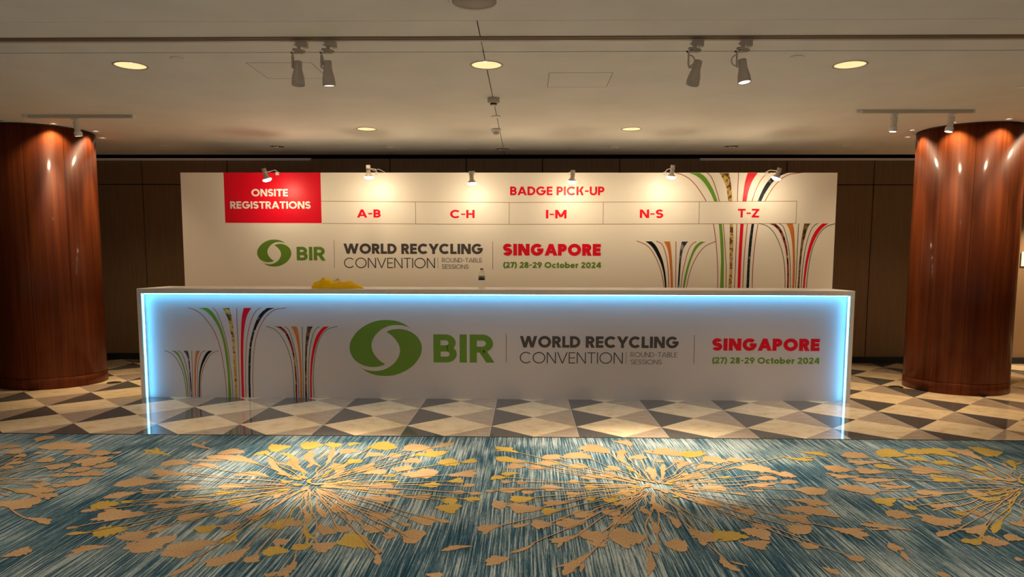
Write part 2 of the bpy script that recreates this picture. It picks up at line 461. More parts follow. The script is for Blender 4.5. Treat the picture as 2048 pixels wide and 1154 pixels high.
# carpet: striped ground with inlaid tan and gold bursts, all one surface
LEAVES = "-2.50,4.97,-2.78,5.13,0.053,g;-2.28,5.15,-2.52,5.33,0.044,t;-1.81,4.78,-2.26,4.97,0.108,t;-2.02,5.07,-2.20,5.10,0.142,t;-2.05,4.70,-2.25,4.75,0.076,t;-2.28,4.78,-2.48,4.81,0.143,t;-2.16,4.55,-2.47,4.64,0.065,t;-2.15,4.52,-2.41,4.54,0.058,t;-1.63,4.48,-1.87,4.57,0.084,t;-2.19,4.41,-2.43,4.42,0.046,t;-2.31,4.33,-2.54,4.36,0.163,t;-1.96,4.27,-2.13,4.26,0.069,t;-1.70,4.31,-1.88,4.29,0.077,t;-1.72,4.19,-1.86,4.17,0.049,g;-2.13,4.19,-2.30,4.18,0.067,t;-2.30,4.18,-2.46,4.06,0.092,t;-1.59,4.06,-1.68,3.96,0.085,g;-1.74,4.03,-2.19,4.00,0.053,t;-2.24,4.01,-2.32,4.00,0.042,g;-2.29,3.95,-2.45,3.93,0.121,g;-1.87,3.96,-2.09,3.91,0.063,t;-2.06,3.81,-2.33,3.80,0.149,t;-2.36,3.85,-2.45,3.84,0.052,t;-1.49,3.99,-1.59,3.90,0.075,t;-1.72,3.82,-1.86,3.72,0.106,t;-1.59,3.84,-1.68,3.77,0.062,t;-2.05,3.59,-2.20,3.53,0.139,g;-2.20,3.53,-2.32,3.50,0.038,g;-1.85,3.62,-1.92,3.55,0.095,t;-1.93,3.57,-1.99,3.43,0.142,t;-1.61,3.64,-1.68,3.56,0.099,g;-1.50,3.68,-1.57,3.60,0.079,t;-1.44,3.82,-1.47,3.73,0.061,t;-1.75,3.50,-1.86,3.28,0.169,t;-1.50,3.44,-1.71,3.25,0.149,t;-2.01,3.36,-2.16,3.29,0.062,t;-1.33,3.37,-1.44,3.13,0.089,t;-1.47,3.55,-1.47,3.40,0.051,g;-1.52,3.26,-1.57,3.02,0.032,t;-1.26,3.28,-1.27,3.18,0.062,t;-1.25,3.77,-1.32,3.60,0.097,g;-1.20,3.73,-1.23,3.64,0.091,t;-1.16,3.45,-1.24,3.43,0.085,t;-1.12,3.31,-1.25,3.32,0.098,g;-1.04,3.42,-1.12,3.34,0.067,g;-1.05,3.20,-1.08,3.04,0.053,t;-1.11,3.09,-1.14,3.04,0.042,t;-1.45,4.47,-1.79,4.94,0.041,t;-1.84,5.04,-1.93,5.07,0.128,g;-1.61,4.88,-1.76,5.07,0.040,g;-1.74,5.25,-1.89,5.18,0.245,g;-1.40,4.56,-1.63,4.98,0.068,t;-2.31,3.59,-2.37,3.59,0.036,t;-1.37,4.73,-1.56,5.15,0.056,t;-1.51,5.30,-1.67,5.25,0.230,g;-1.34,4.73,-1.42,5.23,0.038,t;-1.38,5.34,-1.48,5.28,0.186,g;-1.20,4.53,-1.31,4.82,0.077,t;-1.22,4.80,-1.14,4.91,0.087,g;-1.31,5.27,-1.28,5.38,0.063,g;-1.32,5.05,-1.26,5.19,0.117,t;-1.12,4.99,-1.03,5.08,0.119,t;-1.17,5.23,-0.98,5.33,0.201,g;-0.98,4.99,-0.89,5.05,0.112,t;-0.89,5.15,-0.72,5.28,0.241,t;-0.71,5.23,-0.54,5.40,0.075,t;-0.78,5.02,-0.71,5.07,0.092,g;-0.71,5.14,-0.59,5.04,0.160,g;-0.86,4.85,-0.73,4.92,0.107,t;-1.13,4.62,-1.02,4.74,0.102,t;-1.06,4.57,-0.91,4.66,0.097,t;-0.90,4.69,-0.75,4.72,0.119,t;-0.82,4.57,-0.57,4.64,0.170,t;-0.92,4.52,-0.83,4.55,0.055,g;-0.60,4.83,-0.46,4.88,0.198,g;-0.46,4.86,-0.34,4.92,0.076,g;-0.51,4.55,-0.31,4.62,0.110,t;-0.49,4.42,-0.39,4.46,0.076,g;-0.96,4.31,-0.82,4.35,0.102,t;-0.66,4.34,-0.52,4.36,0.076,g;-0.41,4.33,-0.31,4.37,0.054,t;-0.86,4.22,-0.75,4.20,0.056,t;-0.46,4.21,-0.36,4.22,0.060,t;-0.36,4.20,-0.26,4.19,0.046,t;-0.97,4.11,-0.77,4.04,0.069,t;-0.73,4.13,-0.55,4.13,0.057,t;-0.49,4.06,-0.39,4.07,0.100,g;-0.38,4.09,-0.25,4.09,0.056,g;-0.51,3.95,-0.37,3.92,0.120,g;-1.08,4.04,-0.96,3.98,0.076,t;-1.09,3.92,-1.00,3.87,0.071,t;-0.99,3.84,-0.87,3.72,0.048,t;-0.86,3.86,-0.73,3.77,0.092,t;-0.63,3.77,-0.47,3.73,0.109,t;-0.50,3.75,-0.40,3.72,0.043,t;-0.86,3.65,-0.73,3.58,0.085,t;-1.19,4.00,-1.07,3.76,0.038,t;-1.08,3.68,-0.96,3.54,0.065,t;-1.00,3.65,-0.90,3.58,0.058,t;-0.92,3.41,-0.79,3.50,0.242,g;-0.72,3.53,-0.65,3.52,0.107,t;-0.65,3.57,-0.50,3.55,0.093,t;-0.61,3.52,-0.52,3.47,0.108,t;-0.67,3.70,-0.60,3.66,0.042,t;-1.04,3.41,-0.93,3.35,0.105,t;-0.71,3.32,-0.67,3.17,0.029,t;-0.72,3.33,-0.68,3.32,0.047,t;-1.24,3.91,-1.14,3.68,0.034,t;-1.14,3.68,-1.04,3.46,0.022,g;-0.12,3.68,-0.24,3.60,0.078,t;-0.25,3.40,-0.40,3.34,0.042,t;-0.07,3.27,-0.18,3.22,0.080,t;-0.44,3.08,-0.36,3.07,0.050,t;-0.04,5.11,-0.22,5.29,0.074,g;0.04,4.86,-0.21,5.00,0.099,g;0.00,4.77,-0.12,4.78,0.120,t;0.01,4.89,-0.08,4.91,0.063,t;0.26,4.82,0.09,4.88,0.105,t;0.24,4.95,0.14,5.06,0.133,t;0.46,4.97,0.29,5.10,0.172,t;0.61,5.13,0.42,5.32,0.173,t;0.14,4.73,0.03,4.77,0.085,t;0.42,4.75,0.30,4.81,0.113,t;-0.03,4.61,-0.16,4.59,0.061,g;0.51,4.53,0.35,4.54,0.082,t;0.60,4.56,0.51,4.61,0.102,t;0.63,4.70,0.55,4.76,0.106,t;0.70,4.67,0.69,4.79,0.036,g;0.70,4.82,0.71,5.18,0.047,t;0.74,5.15,0.67,5.18,0.135,t;0.79,5.33,0.73,5.50,0.092,t;0.86,5.01,0.77,5.05,0.133,t;0.81,4.48,0.83,4.79,0.053,t;0.86,4.46,0.94,4.86,0.028,t;0.96,4.91,0.91,4.94,0.109,t;1.01,4.71,1.13,4.93,0.045,t;0.92,5.12,1.12,5.19,0.212,t;1.13,5.19,1.24,5.06,0.205,g;0.92,5.12,0.88,5.22,0.054,t;1.01,4.89,1.09,4.96,0.061,t;1.14,4.74,1.27,4.84,0.081,t;1.23,4.94,1.38,5.01,0.174,t;0.97,4.51,1.14,4.66,0.081,t;-0.11,4.51,-0.22,4.51,0.075,g;-0.08,4.43,-0.15,4.43,0.057,t;0.02,4.42,-0.06,4.43,0.057,t;0.35,4.43,0.27,4.44,0.057,t;0.24,4.31,0.09,4.31,0.086,t;0.44,4.33,0.36,4.33,0.099,g;-0.01,4.31,-0.16,4.25,0.081,t;-0.17,4.25,-0.24,4.25,0.039,t;0.06,4.24,-0.02,4.22,0.070,t;0.06,4.13,-0.09,4.08,0.097,g;0.35,4.22,0.24,4.19,0.063,t;0.41,4.13,0.35,4.11,0.061,g;0.54,4.13,0.46,4.07,0.086,g;-0.09,4.01,-0.19,3.99,0.149,t;0.10,3.95,-0.08,3.94,0.135,t;0.26,4.07,0.10,4.03,0.063,t;0.20,3.92,0.09,3.88,0.085,g;0.38,3.89,0.26,3.85,0.102,t;0.53,3.92,0.43,3.87,0.108,t;0.62,4.11,0.54,4.02,0.070,t;0.15,3.71,0.03,3.69,0.108,t;0.03,3.71,-0.06,3.65,0.039,t;0.33,3.76,0.16,3.70,0.095,t;0.58,3.86,0.47,3.72,0.078,t;0.41,3.60,0.29,3.51,0.142,t;0.39,3.48,0.34,3.41,0.083,t;0.28,3.56,0.13,3.45,0.054,t;0.61,3.55,0.42,3.53,0.198,t;0.66,3.48,0.62,3.33,0.042,t;0.68,3.45,0.79,3.42,0.179,t;0.05,3.45,-0.07,3.32,0.023,t;0.32,3.34,0.17,3.08,0.049,t;0.58,3.40,0.54,3.09,0.032,t;0.67,3.78,0.66,3.58,0.035,t;0.66,4.00,0.68,3.86,0.043,t;0.74,4.09,0.76,3.88,0.055,t;0.76,3.88,0.79,3.66,0.041,t;0.85,3.66,0.94,3.48,0.101,t;0.97,3.63,1.06,3.51,0.138,g;1.06,4.34,1.23,4.34,0.099,t;0.98,4.15,1.11,4.00,0.095,t;0.92,3.31,0.96,3.14,0.045,t;1.52,4.96,1.60,5.01,0.046,t;1.39,4.94,1.51,4.99,0.117,t;1.38,4.79,1.64,4.77,0.136,t;1.62,4.65,1.74,4.64,0.115,t;1.46,4.51,1.61,4.56,0.081,t;1.59,4.44,1.71,4.50,0.080,t;1.33,4.36,1.57,4.44,0.053,t;1.62,4.32,1.80,4.26,0.129,t;1.36,4.28,1.44,4.29,0.033,t;1.53,4.13,1.74,4.05,0.082,t;1.43,3.98,1.69,3.93,0.130,t;1.16,3.93,1.28,3.91,0.073,t;1.35,3.88,1.52,3.81,0.104,t;1.20,3.74,1.27,3.67,0.070,t;1.36,3.71,1.46,3.62,0.145,t;1.11,3.65,1.24,3.57,0.124,t;1.06,3.48,1.18,3.44,0.100,t;1.36,3.49,1.41,3.41,0.073,t;1.58,3.70,1.74,3.58,0.086,t;1.51,3.34,1.58,3.28,0.063,t;1.35,3.20,1.39,3.12,0.042,t;1.81,5.08,2.01,4.98,0.062,g;1.98,5.22,2.17,5.11,0.066,g;2.43,5.05,2.30,5.18,0.160,t;2.48,4.94,2.22,4.94,0.078,t;2.50,4.79,2.37,4.88,0.084,g;2.18,4.74,2.01,4.81,0.145,t;2.38,4.70,2.19,4.76,0.110,t;2.17,4.61,1.97,4.62,0.062,t;2.37,4.54,2.07,4.52,0.077,t;2.39,4.41,2.17,4.41,0.062,t;2.13,4.28,1.92,4.39,0.108,t;2.13,4.31,2.00,4.26,0.091,t;2.72,5.11,2.56,5.24,0.227,g;2.90,5.17,2.79,5.28,0.212,g;3.07,5.09,2.94,5.32,0.174,g;3.19,5.01,3.14,5.35,0.107,t;3.47,5.23,3.29,5.28,0.240,g;3.29,4.82,3.39,5.03,0.047,g;2.80,4.98,2.70,5.08,0.108,g;2.92,4.89,2.83,4.97,0.107,g;2.74,4.69,2.57,4.80,0.166,t;2.78,4.53,2.59,4.57,0.119,g;3.06,4.75,3.01,4.84,0.093,g;2.17,4.17,2.01,4.08,0.087,g;2.29,4.17,2.20,4.16,0.062,t;2.11,3.86,2.00,3.95,0.133,t;2.21,4.02,2.14,4.02,0.073,g;2.53,4.27,2.34,4.27,0.082,t;2.48,4.05,2.29,4.02,0.058,t;2.44,3.95,2.36,3.92,0.067,g;2.35,3.83,2.12,3.80,0.125,t;2.53,3.93,2.46,3.93,0.099,t;2.43,3.76,2.26,3.63,0.070,t;2.58,3.85,2.39,3.63,0.035,g;2.29,3.55,2.16,3.51,0.066,g;2.39,3.50,2.28,3.55,0.115,t;2.25,3.68,2.08,3.58,0.043,t;1.83,3.42,1.76,3.44,0.117,t;1.77,3.25,1.81,3.39,0.023,t;2.00,3.66,1.76,3.74,0.056,t;2.66,3.80,2.57,3.76,0.072,t;2.49,3.55,2.42,3.60,0.102,t;2.76,4.26,2.65,4.29,0.107,t;2.87,4.31,2.76,4.28,0.050,g;2.80,4.21,2.65,4.17,0.056,g;1.88,3.12,1.83,3.13,0.054,t;2.32,3.30,2.29,3.32,0.068,t;-3.71,5.33,-3.71,5.51,0.109,t;-3.84,5.12,-3.79,5.22,0.142,t;-3.72,4.99,-3.64,5.08,0.161,t;-3.59,5.15,-3.41,5.26,0.236,t;-3.37,5.10,-3.29,5.29,0.197,t;-3.49,4.98,-3.46,5.03,0.153,t;-3.27,4.95,-3.17,5.11,0.164,t;-3.10,4.97,-3.00,5.06,0.153,t;-2.97,5.01,-2.90,5.05,0.058,t;-3.59,4.91,-3.53,4.96,0.099,t;-3.50,4.70,-3.44,4.80,0.082,t;-3.35,4.78,-3.26,4.86,0.129,t;-3.10,4.77,-2.87,4.82,0.169,t;-2.88,4.66,-2.77,4.76,0.116,t;-3.23,4.66,-3.05,4.69,0.096,t;-3.47,4.61,-3.42,4.67,0.104,t;-3.02,4.57,-2.87,4.63,0.130,t;-2.92,4.46,-2.75,4.56,0.111,t;-3.03,4.46,-2.93,4.49,0.091,t;-2.86,4.34,-2.71,4.33,0.156,t;-2.91,4.29,-2.81,4.27,0.072,t;-3.03,4.29,-2.92,4.28,0.091,t;-3.08,4.19,-2.81,4.17,0.100,t;-2.92,4.12,-2.73,4.07,0.070,t;-3.00,3.97,-2.76,3.95,0.150,t;-2.69,3.72,-2.49,3.63,0.048,t;-2.44,3.21,-2.35,3.30,0.080,t"
BURSTS = [(-1.33, 4.33), (0.79, 4.36), (3.083, 4.43), (-3.50, 4.33)]


def carpet():
    rnd = random.Random(3)
    bm = bmesh.new()
    box(bm, XL, XR, 1.2, YC - 0.012, -0.1, 0.0)
    ZL = 0.0012
    zi = [0]

    def strip(pts, mi):
        # pts: list of (left, right)
        zi[0] += 1
        z = ZL + 0.000004 * zi[0]
        prev = None
        for a, b in pts:
            cur = (bm.verts.new((a[0], a[1], z)), bm.verts.new((b[0], b[1], z)))
            if prev:
                bm.faces.new((prev[0], prev[1], cur[1], cur[0])).material_index = mi
            prev = cur

    leaves = []
    for e in LEAVES.split(';'):
        p = e.split(',')
        leaves.append([float(q) for q in p[:5]] + [2 if p[5] == 'g' else 1])
    # a scatter of further leaves out of reach of the four bursts
    for cx, cy in BURSTS:
        for k in range(12):
            a = rnd.uniform(0, 2 * math.pi)
            r0 = rnd.uniform(0.15, 0.5)
            L = rnd.uniform(0.06, 0.13)
            leaves.append([cx + r0 * math.cos(a), cy + r0 * math.sin(a), cx + (r0 + L) * math.cos(a), cy + (r0 + L) * math.sin(a), rnd.uniform(0.02, 0.04), 1 if rnd.random() < .8 else 2])
    for x0, y0, x1, y1, w, mi in leaves:
        a, b = Vector((x0, y0)), Vector((x1, y1))
        d = b - a
        L = d.length
        d /= L
        nrm = Vector((-d.y, d.x))
        w = min(w * 1.15, 1.4 * L, 0.32)
        N = 18
        j1 = [rnd.uniform(-0.2, 0.2) for _ in range(N + 1)]
        j2 = [rnd.uniform(-0.2, 0.2) for _ in range(N + 1)]
        bend = rnd.uniform(-0.12, 0.12) * L
        skew = rnd.uniform(0.62, 1.0)
        pts = []
        for i in range(N + 1):
            t = i / N
            h = (t / 0.62) ** 0.85 * (1.35 - 0.35 * t / 0.62) if t < 0.62 else (1 - ((t - 0.62) / 0.38) ** (1.3 + 2.2 * skew))
            h = max(h, 0.03)
            o = a + d * (L * t) + nrm * bend * math.sin(math.pi * t)
            pts.append((o + nrm * (0.5 * w * h * (1 + 1.5 * j1[i])), o - nrm * (0.5 * w * h * (1 + 1.5 * j2[i]))))
        strip(pts, mi)
        # notched lobe beside the larger leaves
        if w > 0.05 and L > 0.1:
            for s in (-1, 1):
                if rnd.random() < 0.85:
                    q0 = a + d * L * rnd.uniform(0.3, 0.7) + nrm * s * w * 0.2
                    dd = (d * rnd.uniform(0.75, 1.0) + nrm * s * rnd.uniform(0.3, 0.7)).normalized()
                    n2 = Vector((-dd.y, dd.x))
                    LL = rnd.uniform(0.3, 0.55) * L
                    ww = w * rnd.uniform(0.3, 0.5)
                    pts = []
                    for i in range(9):
                        t = i / 8
                        h = math.sin(math.pi * t) ** 0.7 if 0 < t < 1 else 0.03
                        o = q0 + dd * LL * t
                        pts.append((o + n2 * ww * 0.5 * h * rnd.uniform(.8, 1.2), o - n2 * ww * 0.5 * h * rnd.uniform(.8, 1.2)))
                    strip(pts, mi)
    # stems from the burst centres out to the leaves
    for x0, y0, x1, y1, w, mi in leaves:
        c = min(BURSTS, key=lambda q: (q[0] - x0) ** 2 + (q[1] - y0) ** 2)
        a, b = Vector(c), Vector((x0, y0))
        d = b - a
        L = d.length
        if L > 1.25 or L < 0.1 or rnd.random() < 0.18:
            continue
        d /= L
        leafd = (Vector((x1, y1)) - b).normalized()
        if leafd.dot(d) < 0.45:
            continue
        st = a + d * rnd.uniform(0.08, 0.18)
        nrm = Vector((-d.y, d.x))
        f1, p1 = rnd.uniform(2, 5), rnd.uniform(0, 6)
        pts = []
        for i in range(15):
            t = i / 14
            o = st.lerp(b + leafd * 0.03, t) + nrm * 0.016 * math.sin(f1 * t * 2 + p1) * math.sin(math.pi * t)
            hw = 0.0018 + 0.0028 * abs(math.sin(5 * t + p1)) + 0.007 * max(0, t - 0.75)
            pts.append((o + nrm * hw, o - nrm * hw))
        strip(pts, mi)
    # ragged buds at the burst hearts
    for cx, cy in BURSTS:
        for k in range(26):
            a = rnd.uniform(0, 6.28)
            r = rnd.uniform(0.0, 0.2)
            px, py = cx + r * math.cos(a) * 1.1, cy + r * math.sin(a)
            L = rnd.uniform(0.04, 0.1)
            aa = a + rnd.uniform(-1, 1)
            d = Vector((math.cos(aa), math.sin(aa)))
            n2 = Vector((-d.y, d.x))
            pts = []
            for i in range(7):
                t = i / 6
                h = math.sin(math.pi * t) if 0 < t < 1 else 0.05
                o = Vector((px, py)) + d * L * t
                pts.append((o + n2 * 0.014 * h * rnd.uniform(.7, 1.5), o - n2 * 0.014 * h * rnd.uniform(.7, 1.5)))
            strip(pts, 1 if rnd.random() < .7 else 2)
    return bm


struct(obj('carpet_floor', carpet(), ['carpet', 'leaf_t', 'leaf_g']))

bm = bmesh.new()
box(bm, XL, XR, YC - 0.012, YC - 0.004, -0.05, 0.0015, 1)
box(bm, XL, XR, YC - 0.004, YC, -0.05, 0.003, 0)
struct(obj('trim_1', bm, ['brass', 'gap']))

# back wall: dark veneer panels with open joints; the middle bay stands forward
JX = [-8.2, -7.55, -6.36, -5.196, -4.034, -2.891, -1.821, -0.804, 0.210, 1.233, 2.299, 3.454, 4.603, 5.78, 7.0, 8.2]
bm = bmesh.new()
box(bm, XL, XR, YW + 0.02, YW + 0.2, 0, 2.70, 1)
for a, b in zip(JX, JX[1:]):
    mid = -2.9 < 0.5 * (a + b) < 2.3
    y = YW - 0.05 if mid else YW
    zt = 2.72 if mid else 2.70
    g = 0.006
    box(bm, a + g, b - g, y, YW + 0.03, 0.02, 2.386 - g, 0)
    box(bm, a + g, b - g, y, YW + 0.03, 2.386 + g, zt, 0)
# black closure added above and behind the panel tops to keep recess dark
box(bm, XL, XR, YW + 0.32, YW + 0.36, 2.5, 3.05, 1)
box(bm, XL, XR, 9.70, YW + 0.36, 3.0, 3.05, 1)
struct(obj('wall_back', bm, ['wall', 'black']))
for side, x in (('left', XL), ('right', XR - 0.15)):  # unseen side walls, added to block ambient light from the sides
    bm = bmesh.new()
    box(bm, x, x + 0.15, 1.2, YW, 0, CEIL)
    struct(obj('wall_' + side, bm, 'wall'))
bm = bmesh.new()
for a, b in ((XL, -2.891), (2.299, XR)):
    box(bm, a, b, YW - 0.002, YW + 0.05, 2.702, 2.732)
struct(obj('trim_2', bm, 'strip'))
bm = bmesh.new()
for a, b in ((XL, -2.897), (2.305, XR)):
    box(bm, a, b, YW - 0.018, YW, 0.0, 0.085)
box(bm, -2.891, 2.299, YW - 0.07, YW - 0.05, 0.0, 0.085)
struct(obj('baseboard_back', bm, 'navy'))

# ceiling: plasterboard bays with shadow gaps, holes for the recessed fittings
DL_BIG = [(-2.843, 5.315), (-0.289, 5.326), (2.283, 5.344)]
DL_MID = [(-1.705, 7.867), (1.107, 7.880)]
DL_BACK = [(-3.076, 9.065), (-0.304, 9.275), (2.494, 9.079)]
COLS = [(-5.30, 7.98, 0.522), (4.70, 7.96, 0.503)]
RING_R = 0.615
RING = [(0, -45), (0, 0), (0, 45), (1, -90), (1, -135), (1, 180), (1, 135), (1, -45), (0, -90)]


def ring_pos(i, deg):
    return COLS[i][0] + RING_R * math.cos(math.radians(deg)), COLS[i][1] + RING_R * math.sin(math.radians(deg))


bm = bmesh.new()
g = 0.0028
T = 0.05
for y0, y1, split in ((-1.0, 4.361 - g, False), (4.361 + g, 4.655, True), (4.752, 4.990, True), (5.001, 9.76, True)):
    if split:
        box(bm, XL, -0.292 - 0.003, y0, y1, CEIL, CEIL + T)
        box(bm, -0.292 + 0.003, XR, y0, y1, CEIL, CEIL + T)
    else:
        box(bm, XL, XR, y0, y1, CEIL, CEIL + T)
ceil = struct(obj('ceiling', bm, ['ceiling', 'gap']))
cut = bmesh.new()
for pts, r in ((DL_BIG, 0.106), (DL_MID, 0.098), (DL_BACK, 0.083), ([ring_pos(*q) for q in RING], 0.036)):
    for x, y in pts:
        lathe(cut, [(0, CEIL - 0.1), (r, CEIL - 0.1), (r, CEIL + 0.2), (0, CEIL + 0.2)], 32, mtx=Matrix.Translation((x, y, 0)))
fix(cut)
cutter = obj('cutter', cut, 'gap')
md = ceil.modifiers.new('holes', 'BOOLEAN')
md.operation, md.object, md.solver = 'DIFFERENCE', cutter, 'EXACT'
dg = bpy.context.evaluated_depsgraph_get()
me = bpy.data.meshes.new_from_object(ceil.evaluated_get(dg))
ceil.modifiers.clear()
ceil.data = me
bpy.data.objects.remove(cutter)
# black strips and backing in the ceiling gaps, their shade put into the colour
bm = bmesh.new()
box(bm, XL, XR, 4.352, 4.655, CEIL + T + 0.001, CEIL + T + 0.011)
box(bm, XL, XR, 4.9905, 5.0005, CEIL + 0.0015, CEIL + T)
box(bm, -0.2945, -0.2895, 4.366, 4.65, CEIL + 0.003, CEIL + T)
box(bm, XL, XR, 4.752, 5.02, CEIL + T + 0.001, CEIL + T + 0.011)
for y0, y1 in ((5.02, 5.21), (5.45, 9.17), (9.38, 9.76)):
    box(bm, -0.2945, -0.2895, y0, y1, CEIL + 0.003, CEIL + T + 0.011)
o = struct(obj('ceiling.001', bm, 'black'))


# ------------------------------------------------------------------ columns
for i, (cx, cy, r) in enumerate(COLS):
    t = thing('round_column', ['round mahogany column under the short track that carries one spotlight',
                               'round mahogany column under the short track that carries two spotlights'][i], 'column', (cx, cy, 0), 'mahogany columns')
    t['kind'] = 'thing'
    bm = bmesh.new()
    lathe(bm, [(0, 0.118), (r - 0.004, 0.118), (r, 0.122), (r, CEIL - 0.0125), (0, CEIL - 0.0125)], 128)
    fix(bm)
    s = obj('shaft', bm, 'wood', t, smooth=True)
    bm = bmesh.new()
    lathe(bm, [(0, 0.0), (r + 0.004, 0.0), (r + 0.004, 0.112), (r - 0.003, 0.117), (0, 0.117)], 128)
    fix(bm)
    obj('base', bm, 'wood', t, smooth=True)
    bm = bmesh.new()
    lathe(bm, [(0, CEIL - 0.012), (r + 0.002, CEIL - 0.012), (r + 0.002, CEIL - 0.001), (0, CEIL - 0.001)], 128)
    fix(bm)
    obj('dark_edge_ring', bm, 'knob', t, smooth=True)  # thin dark edge at the column top, not a cornice
    for ch in t.children:
        for p in ch.data.polygons:
            if abs(p.normal.z) > 0.9:
                p.use_smooth = False


# ------------------------------------------------------------------ stroke lettering
def arc_poly(cx, cy, rx, ry, w, a0, a1):
    n = max(6, int(abs(a1 - a0) / 7))
    o, i = [], []
    for k in range(n + 1):
        a = math.radians(a0 + (a1 - a0) * k / n)
        o.append((cx + rx * math.cos(a), cy + ry * math.sin(a)))
        i.append((cx + max(0.001, rx - w) * math.cos(a), cy + max(0.001, ry - w) * math.sin(a)))
    return [(o[k], o[k + 1], i[k + 1], i[k]) for k in range(n)]


def R_(x0, y0, x1, y1):
    return [((x0, y0), (x1, y0), (x1, y1), (x0, y1))]


def D_(xa, ya, xb, yb, w):
    hw = w * math.sqrt(1 + ((xb - xa) / (yb - ya)) ** 2)
    return [((xa, ya), (xa + hw, ya), (xb + hw, yb), (xb, yb))]


def dw(dx, dy, w):
    """horizontal width of a slanted stroke that spans dx in total"""
    h = w
    for _ in range(12):
        h = w * math.sqrt(1 + ((dx - h) / dy) ** 2)
    return h


def bowl(x0, y0, x1, y1, w):
    ry = (y1 - y0) / 2
    rx = min(ry, (x1 - x0) * 0.8)
    cx = x1 - rx
    return R_(x0, y1 - w, cx, y1) + R_(x0, y0, cx, y0 + w) + arc_poly(cx, (y0 + y1) / 2, rx, ry, w, -90, 90)


